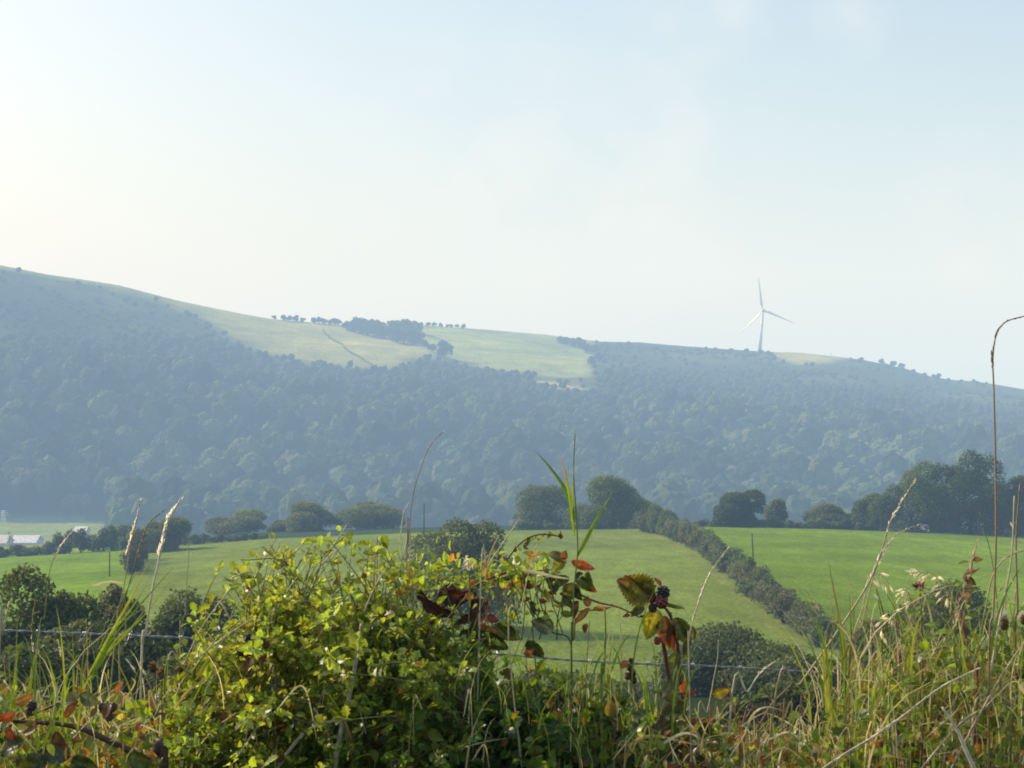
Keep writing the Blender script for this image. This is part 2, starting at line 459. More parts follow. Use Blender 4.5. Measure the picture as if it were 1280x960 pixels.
HC = [((.05, .075, .03), (.17, .2, .075)), ((.06, .075, .035), (.18, .2, .08)), ((.04, .07, .024), (.13, .18, .05)), ((.055, .065, .038), (.16, .17, .075))]
hp = np.array([hit(a, b) for a, b in HEDGE_PX[:-1]])
bush_run('hedge', hp, 'long overgrown hedge running diagonally down between the two bright fields', 'hedge', [3.8, 3.5, 3.1, 2.9, 2.7, 2.5, 2.3], 1.85, 900, .28, np.random.default_rng(5), HC, step=2.0)
lp = [np.array(((p - 640) / F * 333, 333, ground_z((p - 640) / F * 333, 333))) for p in np.linspace(-60, 165, 14)]
bush_run('hedge', lp, 'dark field hedge along the left crest below the farm buildings', 'hedge', [1.5, 1.5, 1.6, 2.0, 4.2, 5.4, 5.8, 5.6], 2.4, 1300, .42, np.random.default_rng(6), HC[:1] + HC[2:3])
lp = [np.array(((p - 640) / F * 336, 336, ground_z((p - 640) / F * 336, 336))) for p in np.linspace(232, 332, 8)]
bush_run('hedge', lp, 'low dark trimmed hedge on the crest right of the dark round tree', 'hedge', [2.6, 2.0, 1.6, 1.5], 1.3, 600, .34, np.random.default_rng(7), HC[2:3], step=1.8)
lp = [np.array(((p - 640) / F * 336, 336, ground_z((p - 640) / F * 336, 336))) for p in np.linspace(880, 1090, 12)]
bush_run('hedge', lp, 'low dark hedge under the trees along the right field crest', 'hedge', [1.8, 2.2, 1.8, 2.4], 1.4, 600, .34, np.random.default_rng(8), HC[2:3], step=2.0)
lp = [np.array(((p - 640) / F * 338, 338, ground_z((p - 640) / F * 338, 338))) for p in np.linspace(655, 800, 10)]
bush_run('hedge', lp, 'low dark hedge at the foot of the two tall crest trees', 'hedge', [1.9, 1.9], 1.4, 600, .34, np.random.default_rng(9), HC[2:3], step=2.0)
# old hedge stub in front of the dark round tree
lp = [hit(165, 718), hit(170, 708), hit(176, 700)]
bush_run('hedge', lp, 'short ragged hedge stub leading up to the dark round tree at left', 'hedge', [3.6, 4.4, 4.6], 1.5, 900, .28, np.random.default_rng(10), [((.025, .028, .016), (.06, .062, .03))], step=3)

# bushes in the dip just beyond the fence: px, top py, half width px, distance, lean colour, label
DIP = [
    (52, 742, 78, 62, 0, 'big dark leafy bush at far left behind the barbed wire'),
    (145, 748, 44, 66, 1, 'paler olive bush between two dark bushes at left'),
    (250, 748, 62, 70, 0, 'dark bush behind the left edge of the bright hawthorn'),
    (935, 796, 104, 80, 2, 'wide dark bush below the diagonal hedge, behind the barbed wire'),
    (1018, 826, 84, 72, 2, 'lower dark bush tucked against the right of the wide dark bush'),
    (1180, 747, 82, 88, 2, 'dark bush in front of the right field, behind the tall weeds'),
    (1095, 792, 40, 92, 1, 'small brownish bush at the foot of the diagonal hedge'),
    (700, 842, 90, 75, 2, 'low dark bush behind the shaded middle of the hedge bank'),
    (985, 862, 95, 42, 2, 'nearest dark bush, low in the gap above the dry tussock'),
    (120, 800, 110, 45, 2, 'low dark bush under the barbed wire at left'),
    (300, 806, 100, 44, 2, 'low dark bush under the wire just left of the hawthorn'),
    (1190, 815, 120, 50, 2, 'low dark bush behind the weeds at right, under the right dark bush'),
    (420, 800, 120, 78, 2, 'dark bush hidden mostly behind the bright hawthorn'),
]
for i, (px, py, hw, Y, k, lab) in enumerate(DIP):
    rng = np.random.default_rng(300 + i)
    x = (px - 640) / F * Y; g = ground_z(x, Y) - .2; top = EYE - (py - 480) / F * Y
    c = [((.028, .046, .013), (.11, .145, .034)), ((.06, .072, .026), (.18, .185, .07)), ((.026, .045, .016), (.105, .14, .036))][k]
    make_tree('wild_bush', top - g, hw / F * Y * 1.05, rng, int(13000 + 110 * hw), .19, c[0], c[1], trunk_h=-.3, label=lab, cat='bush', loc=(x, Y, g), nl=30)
# the multi-domed tree standing in the near field behind the hawthorn
Y = 150; x = (572 - 640) / F * Y; g = ground_z(x, Y) - .2
rt = empty('broadleaf_tree', (x, Y, g), 'lone many-domed tree in the field behind the hedge top, its shadow falling right', 'tree')
mb = MB(); s = Y / F
lob = [(0, 0, .62, .3), (-.42, .1, .35, .38), (.42, 0, .6, .3), (.3, -.2, .3, .42), (-.15, -.3, .1, .5), (-.62, 0, -.1, .36), (.62, 0, .05, .34), (.2, .2, -.3, .5), (-.4, -.2, -.4, .45), (.5, .1, -.45, .45), (.1, -.3, .4, .3)]
lc = crown(mb, (x, Y, EYE - (728 - 480) * s), 84 * s, 86 * s, 19000, .25, np.random.default_rng(55), (.045, .066, .022), (.13, .16, .045), lobes=lob)
tb = MB(); b0 = np.array((x, Y, g - .3)); tube(tb, [b0, b0 + (0, 0, 2), b0 + (.2, 0, 4.5)], [.3, .22, .1], (.06, .05, .04), 7)
for q in lc[:8]: tube(tb, catmull([b0 + (0, 0, 1.8), (b0 + q) / 2 + (0, 0, 1.2), q], 5), [.13, .03], (.06, .05, .04), 5)
tb.build('trunk', M_BARK, rt, True); mb.build('crown', M_TREE, rt)

# ------------------------------------------------------------------ the wooded hill
def blob_crown(rng, nb=8):
    v, f = [], []; k = 0
    for i in range(nb):
        d = rdir(1, rng)[0]; d[2] = abs(d[2]) * .9 - .1
        c = d * rng.uniform(.3, .62) if i else np.array((0, 0, .05)); r = rng.uniform(.34, .52) if i else .68
        q = ICO1[0] * (1 + rng.normal(0, .12, (len(ICO1[0]), 1))) * r + c
        v.append(q); f.append(ICO1[1] + k); k += len(q)
    return np.concatenate(v), np.concatenate(f)
BL = [blob_crown(np.random.default_rng(40 + i)) for i in range(9)]
rng = np.random.default_rng(77)
wood, singles = MB(), []
cand = []
yy = 850.0
while yy < 1960:
    st = 10.5 + (yy - 1000) * .0015
    for xx in np.arange(-.46 * yy, .46 * yy, st):
        cand.append((xx + rng.uniform(-.45, .45) * st, yy + rng.uniform(-.45, .45) * st))
    yy += st * 1.0
for x, y in cand:
    px = 640 + F * x / y; z = hz(x, y); py = 480 + F * (EYE - z) / y
    yr = np.interp(px, RIDGE[:, 0], RIDGE[:, 1])
    if y > yr - 20: continue
    wt = np.interp(px, WOODTOP[:, 0], WOODTOP[:, 1]); p2, q2 = np.array(px), np.array(py)
    if any(bool(inpoly(p2, q2 - 2, pl)) for pl in PAST): continue
    if px < 125 + (22 if y < 1000 else 0) - max(0, 660 - py) * 1.2 and (py > 645 or y < 1000): continue
    e = mnoise.fractal(Vector((x / 90, y / 90, 9.7)), 1, 2, 3)
    if py < wt + 8 * e:
        if rng.random() > .42 + e * .7: continue
        r = rng.uniform(1.8, 4.2); h = r * .8; c = np.array((.04, .056, .026)) * rng.uniform(.85, 1.5)
    else:
        r = (rng.uniform(4.2, 8.5) + (4.5 * rng.random() ** 2 if y < 1350 else 0)) * (1.15 if y < 1200 else 1.0); h = r * rng.uniform(1.0, 1.35)
        u = rng.random()
        c = np.array((.022, .04, .015)) * rng.uniform(.7, 1.35) if u < .55 else (np.array((.06, .09, .03)) * rng.uniform(.8, 1.2) if u < .86 else np.array((.078, .1, .038)) * rng.uniform(.8, 1.2))
        c = c * (1 + .35 * e)
        ft = np.clip((py - wt) / 60, 0, 1); r *= .5 + .5 * ft; h *= .4 + .6 * ft; c = c * ft + np.array((.042, .062, .026)) * (1 - ft)
    a = rng.uniform(0, 6.28); bv, bf = BL[rng.integers(len(BL))]
    R = np.array([[math.cos(a), -math.sin(a), 0], [math.sin(a), math.cos(a), 0], [0, 0, 1]])
    vv = (bv * (r, r, h)) @ R.T + (x, y, z + h * .75 + (2 if r > 4 else 0))
    sh = np.clip(.75 + .45 * bv[:, 2:3], .4, 1.3)
    if r > 6.4 and py > 560 and -30 < px < 1310 and len(singles) < 150 and rng.random() < .6:
        singles.append((x, y, z, r, h, a, c, rng.integers(len(BL)))); continue
    wood.add(vv, bf, np.repeat(c[None], len(vv), 0))
tag(wood.build('woodland', M_WOOD, smooth=False), kind='stuff')
protos = {}
for x, y, z, r, h, a, c, k in singles:
    key = (int(k), 0 if c[1] < .06 else 1)
    if key not in protos:
        o = empty('woodland_tree', (0, 0, 0), 'hazy rounded tree on the lower slope of the wooded hillside', 'tree', 'trees on the lower slope of the wooded hill')
        mb = MB(); bv, bf = BL[key[0]]
        mb.add(bv * (1, 1, 1) + (0, 0, 1.0), bf, (.032, .053, .02) if key[1] == 0 else (.06, .086, .032)); mb.build('crown', M_WOOD, o)
        t = MB(); tube(t, [(0, 0, -.1), (0, 0, .5), (0, 0, 1.0)], [.09, .07, .04], (.05, .045, .04), 6); t.build('trunk', M_BARK, o)
        protos[key] = o; o.location = (x, y, z); o.scale = (r, r, h); o.rotation_euler = (0, 0, a)
    else:
        dup(protos[key], (x, y, z), a, (r, r, h))

# trees on the upper pasture and the skyline
def hill_tree_proto(seed):
    rg = np.random.default_rng(seed)
    o = empty('hill_tree', (0, 0, 0), 'x', 'tree')
    mb = MB(); crown(mb, (0, 0, .72), 1, .95, 900, .26, rg, (.02, .03, .018), (.045, .06, .03), 10); mb.build('crown', M_TREE, o)
    t = MB(); tube(t, [(0, 0, -.2), (.03, 0, .5), (0, 0, 1.2)], [.1, .08, .04], (.05, .045, .04), 6)
    for k in range(4): tube(t, [(0, 0, .4), (math.cos(k * 1.6) * .5, math.sin(k * 1.6) * .5, 1.1)], [.05, .02], (.05, .045, .04), 5)
    t.build('trunk', M_BARK, o); return o
HP = [hill_tree_proto(900 + i) for i in range(4)]; used = [False] * 4
def hill_tree(px, py, hw, label, group, k, tall=1.0):
    q = hill_hit(px, py); s = hw / F * q[1]; k %= 4
    if not used[k]:
        o = HP[k]; used[k] = True; o.location = tuple(q - (0, 0, .2)); o.scale = (s, s, s * tall); o['label'] = label
        if group: o['group'] = group
    else:
        o = dup(HP[k], q - (0, 0, .2), k * 1.3 + px, (s, s, s * tall), label)
        if group: o['group'] = group
        elif 'group' in o: del o['group']
rg = np.random.default_rng(21); n = 0
for px, py, hw in [(433 + 0, 413, 7), (441, 415, 8), (450, 417, 9), (459, 419, 9), (468, 421, 10), (476, 423, 9), (446, 410, 8), (456, 411, 8), (466, 412, 8), (474, 414, 8)]:
    hill_tree(px, py, hw, 'dark tree in the left half of the copse on the hill pasture', 'trees of the left half of the pasture copse', n); n += 1
for px, py, hw in [(487, 424, 10), (496, 428, 11), (505, 430, 11), (514, 431, 11), (523, 429, 9), (492, 415, 9), (502, 416, 10), (512, 417, 10), (521, 418, 9), (531, 434, 6), (540, 440, 6)]:
    hill_tree(px, py, hw, 'dark tree in the right half of the copse on the hill pasture', 'trees of the right half of the pasture copse', n); n += 1
hill_tree(555, 447, 11, 'single round dark tree at the fold between the two hill pastures', None, n, 1.1); n += 1
hill_tree(343, 399, 3, 'tiny solitary skyline tree at the left end of the hilltop row', None, n); n += 1
for px in [355, 362, 370, 378, 392, 399, 405, 412, 419, 423]:
    hill_tree(px, np.interp(px, SKY[:, 0], SKY[:, 1]) + 1, rg.uniform(3.5, 5.2), 'small tree in the skyline row left of the hilltop copse', 'skyline trees left of the copse', n); n += 1
for px in list(range(455, 560, 8)) + [564, 571, 579]:
    hill_tree(px, np.interp(px, SKY[:, 0], SKY[:, 1]) + 1, rg.uniform(2.6, 4.0), 'tiny tree in the skyline row above the hilltop copse', 'skyline trees above the copse', n, .9); n += 1
for px, py, hw in [(700, 429, 5), (708, 431, 6), (717, 434, 7), (726, 436, 8), (733, 441, 7), (742, 442, 7), (748, 452, 7), (740, 456, 6)]:
    hill_tree(px, py, hw, 'dark tree in the clump at the right end of the hill pasture', 'trees at the right end of the hill pasture', n); n += 1
for px, py, hw, lab in [(1102, 455, 4.5, 'leftmost of three small trees on the ridge right of the turbine'), (1117, 458, 5, 'middle of three small trees on the ridge right of the turbine'), (1127, 460, 4.5, 'rightmost of three small trees on the ridge right of the turbine')]:
    hill_tree(px, py, hw, lab, None, n, .85); n += 1

hq = [hill_hit(a, b) for a, b in ((404, 414), (416, 426), (430, 436), (447, 446), (466, 458))]
rt = empty('hedge', hq[0], 'faint dark hedge line running down across the left hill pasture', 'hedge'); mb = MB(); rg = np.random.default_rng(44)
for a, b in zip(hq[:-1], hq[1:]):
    for t in np.linspace(0, 1, 9)[:-1]:
        q = a + (b - a) * t; q[2] = hz(q[0], q[1]); crown(mb, q + (0, 0, .8), rg.uniform(1.2, 2.4), rg.uniform(.6, 1.3), 60, .7, rg, (.07, .09, .035), (.12, .14, .05), 6)
mb.build('foliage', M_TREE, rt)
# ------------------------------------------------------------------ wind turbine
def turbine():
    yb = 2025.0; xb = (950 - 640) / F * yb; zb = hz(xb, yb) - 1
    hub = P(953.5, 388, yb)
    root = empty('wind_turbine', (xb, yb, zb), 'white three-bladed wind turbine standing on the hill ridge', 'wind turbine')
    W = (.7, .7, .7)
    m = MB(); top = np.array((hub[0] + .6, yb + 3, hub[2] - 1.2)); tube(m, [(xb, yb + 3, zb), (np.array((xb, yb + 3, zb)) + top) / 2, top], [2.4, 1.9, 1.35], W, 20)
    m.build('tower', M_PAINT, root, True)
    m = MB(); ax = nrm(np.array((-.45, -.89, .05)))
    c = hub - ax * 2.5
    tube(m, [c - ax * 7, c - ax * 6.4, c - ax * 3, c, c + ax * 1.2], [.9, 1.8, 2.1, 2.0, 1.5], W, 14); m.build('nacelle', M_PAINT, root, True)
    m = MB(); tube(m, [hub - ax * 1.2, hub, hub + ax * 1.3, hub + ax * 2.2], [1.7, 1.8, 1.3, .2], W, 14); hb = m.build('hub', M_PAINT, root, True)
    side = nrm(np.cross(ax, (0, 0, 1))); upv = np.cross(side, ax)
    for tip in ((949, 346), (991, 405.5), (926, 417)):
        d3 = P(*tip, yb) - hub
        # blades sweep the rotor plane: solve for the direction in that plane that points at the tip seen from the field
        M = np.array([[side[0], upv[0]], [side[2], upv[2]]]); ab = np.linalg.solve(M, np.array((d3[0], d3[2])))
        dv = side * ab[0] + upv * ab[1]; L = min(np.linalg.norm(dv), 43.0); dv = nrm(dv)
        cw = np.cross(ax, dv); m = MB(); vs = []
        for t, ch, th in ((.0, 1.7, 1.5), (.06, 1.9, 1.5), (.16, 3.6, .9), (.22, 3.5, .8), (.45, 2.3, .55), (.7, 1.5, .35), (.9, .9, .2), (1.0, .25, .08)):
            tw = (1 - t) * .5 + .2; e = cw * math.cos(tw) + ax * math.sin(tw); nn = np.cross(dv, e)
            o = hub + dv * (1.2 + t * L)
            for a in np.linspace(0, 2 * np.pi, 10, endpoint=False):
                vs.append(o + e * (math.cos(a) * ch / 2 + (.22 * ch if t > .1 else 0)) + nn * math.sin(a) * th / 2)
        k = np.arange(7)[:, None] * 10; j = np.arange(10)[None]; j2 = (j + 1) % 10
        m.add(np.array(vs), [np.stack([k + j, k + j2, k + 10 + j2, k + 10 + j], -1).reshape(-1, 4), np.arange(70, 80)[None]], W)
        m.build('blade', M_PAINT, root, True)
turbine()
q = hill_hit(1039, 448); rt = empty('mast', q, 'thin pale mast on the ridge right of the wind turbine', 'mast')
m = MB(); tube(m, [q - (0, 0, 1), q + (0, 0, 7)], [.3, .2], (.5, .5, .5), 6); m.build('pole', M_PAINT, rt)
m = MB(); tube(m, [q + (-1.2, 0, 5), q + (1.2, 0, 5)], [.12, .12], (.5, .5, .5), 6); m.build('crossbar', M_PAINT, rt)

# ------------------------------------------------------------------ farm in the valley
def shed(px0, px1, pye, pyr, Y, depth, label, wcol, rcol, doors=2, name='farm_building', pitch_rows=True):
    x0, x1 = (px0 - 640) / F * Y, (px1 - 640) / F * Y
    g = ground_z((x0 + x1) / 2, Y) - .3; ze = EYE - (pye - 480) / F * Y; zr = EYE - (pyr - 480) / F * Y
    root = empty(name, ((x0 + x1) / 2, Y, g), label, 'building')
    m = MB(); y0, y1 = Y, Y + depth; ym = Y + depth / 2
    v = [(x0, y0, g), (x1, y0, g), (x1, y1, g), (x0, y1, g), (x0, y0, ze), (x1, y0, ze), (x1, y1, ze), (x0, y1, ze), (x0, ym, zr - .15), (x1, ym, zr - .15)]
    m.add(v, [np.array([(0, 1, 5, 4), (2, 3, 7, 6)]), np.array([(1, 2, 6, 9, 5), (3, 0, 4, 8, 7)])], wcol); m.build('wall', M_WALL, root)
    m = MB(); o = .5
    for ya, yb in ((y0 - o, ym), (y1 + o, ym)):
        zl = ze - .12
        v = [(x0 - o, ya, zl), (x1 + o, ya, zl), (x1 + o, yb, zr), (x0 - o, yb, zr)]; v = v + [(a, b, c + .15) for a, b, c in v]
        m.add(v, np.array([(0, 3, 2, 1), (4, 5, 6, 7), (0, 1, 5, 4), (1, 2, 6, 5), (2, 3, 7, 6), (3, 0, 4, 7)]), rcol)
    m.build('roof', M_ROOF, root)
    for i in range(doors):
        xc = x0 + (x1 - x0) * (i + .5) / doors; m = MB(); hh = (ze - g) * .6
        box(m, (xc, y0 - .06, g + hh / 2), ((x1 - x0) / doors * .4, .1, hh), (.07, .07, .08)); m.build('door', M_WALL, root)
    return root
shed(13, 44, 678.5, 671, 790, 14, 'long grey farm shed with a pale glinting roof in the valley at far left', (.38, .37, .45), (.62, .6, .62), 3)
shed(-30, 7, 679, 670.5, 770, 12, 'beige roofed farm building cut by the left picture edge', (.4, .36, .33), (.62, .55, .46), 2)
shed(92, 106, 665, 659.5, 800, 10, 'small pale roofed house showing above the left hedge', (.5, .4, .38), (.6, .64, .6), 2)
shed(1142, 1160, 664.5, 657.5, 338, 4, 'small grey shed roof under the big dark trees at right', (.3, .33, .38), (.33, .38, .46), 1, name='shed')

def pole(px, pyt, pyb, Y, r, label, arms=(), name='utility_pole', cat='pole', col=(.06, .055, .05), lean=0):
    x = (px - 640) / F * Y; g = ground_z(x, Y); top = EYE - (pyt - 480) / F * Y
    root = empty(name, (x, Y, g), label, cat); m = MB()
    tube(m, [(x - lean, Y, g - .5), (x - lean / 2, Y, (g + top) / 2), (x, Y, top)], [r, r * .9, r * .75], col, 8); m.build('post', M_WOODPOST, root, True)
    m = MB(); tube(m, [(x, Y, top - .004), (x, Y, top + .06)], [r * .9, r * .5], col, 8); m.build('cap', M_WOODPOST, root)
    for dz, hw in arms:
        m = MB(); box(m, (x, Y - r - .07, top - dz), (hw * 2, .12, .16), col); a = m.build('crossarm', M_WOODPOST, root)
        for s in (-.85, .85):
            i = MB(); tube(i, [(x + s * hw, Y - r - .07, top - dz + .08), (x + s * hw, Y - r - .07, top - dz + .4)], [.07, .05], (.3, .3, .3), 6); i.build('insulator', M_PAINT, a)
pole(11.5, 665, 690, 700, .2, 'dark utility pole with two crossarms in front of the farm buildings', ((.4, 1.0), (2.9, 1.1)))
pole(940, 668, 700, 205, .09, 'thin dark pole leaning in the right field beside the diagonal hedge', lean=-.25, name='wooden_pole')
pole(530, 630, 668, 312, .12, 'thin dark pole on the field crest above the hawthorn top', name='wooden_pole')
pole(137, 690, 727, 236, .1, 'thin dark pole standing in the left field', name='wooden_pole')
# distant lattice pylon
x, Y = (4 - 640) / F * 960, 960; g = ground_z(x, Y); top = EYE - (638 - 480) / F * Y
rt = empty('pylon', (x, Y, g), 'pale lattice pylon at the foot of the wooded hill, far left', 'pylon')
m = MB()
for sx, sy in ((-1, -1), (1, -1), (1, 1), (-1, 1)):
    tube(m, [(x + sx * 1.8, Y + sy * 1.8, g - .3), (x + sx * .5, Y + sy * .5, top)], [.13, .1], (.55, .56, .56), 5)
hh = top - g
for k in range(8):
    a, b = k / 8, (k + 1) / 8; wa, wb = 1.8 - 1.3 * a, 1.8 - 1.3 * b
    for sy in (-1, 1):
        tube(m, [(x - wa, Y + sy * wa, g + hh * a), (x + wb, Y + sy * wb, g + hh * b)], [.07], (.55, .56, .56), 4)
        tube(m, [(x + wa, Y + sy * wa, g + hh * a), (x - wb, Y + sy * wb, g + hh * b)], [.07], (.55, .56, .56), 4)
m.build('lattice', M_PAINT, rt)
for f, w in ((.72, 3.2), (.86, 2.8), (.98, 1.8)):
    m = MB(); box(m, (x, Y, g + hh * f), (w * 2, .4, .25), (.55, .56, .56)); m.build('crossarm', M_PAINT, rt)

# post and wire fence beside the diagonal hedge
fl = [hit(a, b) for a, b in ((882, 672), (890, 690), (912, 715), (940, 738), (975, 768))]
rt = empty('field_fence', fl[0], 'old low post and rail fence along the left foot of the diagonal hedge', 'fence')
m = MB()
for a, b in zip(fl[:-1], fl[1:]): tube(m, [a + (0, 0, .8), b + (0, 0, .8)], [.05], (.3, .27, .22), 5); tube(m, [a + (0, 0, .4), b + (0, 0, .4)], [.05], (.3, .27, .22), 5)
m.build('rail', M_WOODPOST, rt)
for q in fl:
    m = MB(); tube(m, [q - (0, 0, .3), q + (0, 0, 1.0)], [.09, .08], (.28, .25, .2), 6); m.build('post', M_WOODPOST, rt)

# ------------------------------------------------------------------ foreground: hedge bank 2.5 - 3.6 m away
STRAW, CREAM, PALE = (.5, .4, .2), (.74, .66, .45), (.64, .56, .35)
GREEN, YGREEN, LGREEN, OLIVE = (.13, .23, .03), (.29, .36, .035), (.23, .34, .045), (.17, .19, .05)
BROWN, RED, ORANGE, PURPLE = (.15, .085, .04), (.28, .06, .03), (.46, .19, .035), (.085, .022, .026)
BLOTCH, DKGREEN, GREYG, YELLOW = (.14, .12, .02), (.055, .085, .022), (.12, .15, .085), (.42, .38, .03)

def spindle():
    v = [(0, 0, 0), (.4, .13, 0), (1, 0, 0), (.4, -.13, 0), (0, 0, 0), (.4, 0, .13), (1, 0, 0), (.4, 0, -.13)]
    return np.array(v, float), [np.array([(0, 1, 2, 3), (4, 5, 6, 7)])]
SPV, SPF = spindle()

def haw_leaf():
    xs = [.0, .14, .3, .42, .58, .68, .86, 1.0]; ws = [.02, .1, .34, .22, .44, .26, .26, .02]
    v = []
    for x, wd in zip(xs, ws):
        z = -.16 * x * x
        v += [(x, wd, z + wd * .35), (x, 0, z), (x, -wd, z + wd * .35)]
    f = []
    for i in range(len(xs) - 1):
        a = i * 3; f += [(a, a + 3, a + 4, a + 1), (a + 1, a + 4, a + 5, a + 2)]
    return np.array(v, float), [np.array(f)]
HAWV, HAWF = haw_leaf()
def oval_leaf():
    xs = [0, .15, .35, .6, .85, 1.0]; ws = [.02, .22, .32, .3, .16, .01]; v = []
    for x, wd in zip(xs, ws):
        z = -.22 * x * x; v += [(x, wd, z + wd * .3), (x, 0, z), (x, -wd, z + wd * .3)]
    f = []
    for i in range(len(xs) - 1):
        a = i * 3; f += [(a, a + 3, a + 4, a + 1), (a + 1, a + 4, a + 5, a + 2)]
    return np.array(v, float), [np.array(f)]
OVV, OVF = oval_leaf()

def scatter_leaves(mb, pos, d, size, col, rng, tmpl=(HAWV, HAWF), upbias=.6, mat=0):
    nm = nrm(rng.normal(0, .6, pos.shape) + np.array((-.25, -.1, upbias)))
    inst(mb, tmpl[0], tmpl[1], pos, frames(d, nm), size, col, mat)

def blades(mb, base, h, lean, width, col, rng, K=7, tipcol=None, curl=1.0, mat=0):
    """flat tapering grass blades growing from base points; lean is the sideways reach of each tip"""
    n = len(base); t = np.linspace(0, 1, K)[None, :, None]
    up = np.zeros((n, 1, 3)); up[..., 2] = h[:, None]
    path = base[:, None] + up * (t - .25 * curl * t ** 3) + lean[:, None] * t ** 2
    a = rng.uniform(0, np.pi, n); side = np.stack([np.cos(a), np.sin(a) * .7, np.zeros(n)], 1)
    wd = (width[:, None, None] / 2) * np.clip(1.15 * (1 - t ** 1.6), .02, 1)
    v = np.stack([path - side[:, None] * wd, path + side[:, None] * wd], 2).reshape(n, K * 2, 3)
    k = np.arange(K - 1)[:, None] * 2 + np.array([0, 1, 3, 2])[None]
    f = (np.arange(n)[:, None, None] * K * 2 + k[None]).reshape(-1, 4)
    c = np.repeat(col[:, None], K * 2, 1)
    if tipcol is not None:
        tt = np.repeat(np.linspace(0, 1, K) ** 2, 2)[None, :, None]; c = c * (1 - tt) + np.asarray(tipcol) * tt
    mb.add(v.reshape(-1, 3), f, c.reshape(-1, 3), mat)

def ribbon(mb, pts, width, col, face=(0, -1, .2), mat=0, twist=0.0):
    p = catmull(pts, 7); n = len(p); T = nrm(np.gradient(p, axis=0)); fc = np.asarray(face, float)
    s = nrm(np.cross(T, fc)); t = np.linspace(0, 1, n)
    nn = np.cross(s, T); an = t * twist; s = s * np.cos(an)[:, None] + nn * np.sin(an)[:, None]
    wd = width / 2 * np.clip(np.minimum(1, .45 + t * 3) * (1 - t ** 2.2), .03, 1)
    fold = np.cross(T, s) * (wd * .35)[:, None]
    v = np.stack([p - s * wd[:, None], p + fold, p + s * wd[:, None]], 1).reshape(-1, 3)
    i = np.arange(n - 1)[:, None] * 3 + np.array((0, 1, 4, 3))[None]
    c = np.asarray(col, float)
    if c.ndim == 2: c = np.repeat(np.stack([np.interp(t, np.linspace(0, 1, len(c)), c[:, k]) for k in range(3)], 1), 3, 0)
    mb.add(v, np.concatenate([i, i + 1]), c, mat)

def path(pts, Y, dy=0.0):
    """picture points listed from the root upwards become a curve in space; Y may differ per point"""
    n = len(pts); ys = np.broadcast_to(np.asarray(Y, float), n) + np.linspace(0, dy, n)
    return np.array([P(a, b, y) for (a, b), y in zip(pts, ys)])

def toground(q, drift=.05):
    return np.array([(q[0][0] - drift, q[0][1] + .05, -.02)])

# --- seed heads
def head_spike(mb, pts, rng, n, ln, col, spread=.35, fat=1.0):
    if np.mean(col) > .5: col = np.asarray(col) * .4 + np.array((.9, .88, .8)) * .6
    p = catmull(pts, 10); k = np.linspace(0, len(p) - 1.01, n); i = k.astype(int); f = (k - i)[:, None]
    pos = p[i] * (1 - f) + p[i + 1] * f; T = nrm(p[i + 1] - p[i])
    d = nrm(T + spread * rdir(n, rng)); taper = 1 - .45 * np.linspace(0, 1, n)
    inst(mb, SPV * (1, fat, fat), SPF, pos, frames(d, rdir(n, rng)), ln * taper * rng.uniform(.7, 1.25, n), np.asarray(col) * rng.uniform(.75, 1.2, (n, 1)))
def head_oat(mb, pts, rng, n, ln, col, reach=.03, side=0):
    """open panicle: thin stalks carrying drooping spikelets"""
    p = catmull(pts, 10)
    for k in np.linspace(0, len(p) - 1.01, n):
        i = int(k); q = p[i]; T = nrm(p[i + 1] - p[i]); rr = reach * (1 - .5 * k / len(p)) * rng.uniform(.5, 1.2)
        o = rdir(1, rng)[0]; o = nrm(o - (o @ T) * T * .6 + np.array((side, 0, 0)))
        e = q + o * rr + T * rr * .5 - np.array((0, 0, rr * .35))
        tube(mb, catmull([q, (q + e) / 2 + (0, 0, rr * .2), e], 3), [.0005, .0004], np.asarray(col) * .8, 4, cap=False)
        m = rng.integers(2, 5); d = nrm((e - q) + np.array((0, 0, -rr * .7)) + .25 * rr * rdir(m, rng))
        inst(mb, SPV, SPF, np.repeat(e[None], m, 0), frames(d, rdir(m, rng)), 1.35 * ln * rng.uniform(.7, 1.2, m), np.asarray(col) * rng.uniform(.8, 1.2, (m, 1)))

LYING = ('diagonally across the bottom', 'crossing steeply', 'running up to the crossing', 'broken cream stalk')
def stem_thing(label, pts, Y, r, col, head=None, leaves=(), name='grass_stem', cat='grass stem', dy=0.0, ground=True, group=None, mat=None, seed=0):
    """pts: picture points from the lowest visible one to the tip"""
    rng = np.random.default_rng(5000 + seed)
    if any(k in label for k in LYING): ground = False
    q = path(pts, Y, dy); full = np.vstack([toground(q, rng.normal(0, .06)), q]) if ground else q
    root = empty(name, full[0], label, cat, group)
    m = MB(); tube(m, catmull(full, 7), [r * 1.5, r * 1.2, r * .7], col, 6); m.build('stem', mat or M_STALK, root, True)
    if head:
        kind, hp, n, ln, hc = head[:5]; hq = path(hp, Y + dy)
        m = MB()
        if kind == 'spike': head_spike(m, hq, rng, n, ln, hc, *(head[5:] or ()))
        else: head_oat(m, hq, rng, n, ln, hc, *(head[5:] or ()))
        m.build('seed_head', M_STRAW, root)
    for lp, wd, lc in leaves:
        m = MB(); ribbon(m, path(lp, Y, rng.normal(0, .05)), wd, lc, (rng.normal(0, .4), -1, rng.normal(.2, .3))); m.build('blade', M_GRASS, root)
    return root

px1 = 3.0 / F      # metres per picture pixel at 3 m

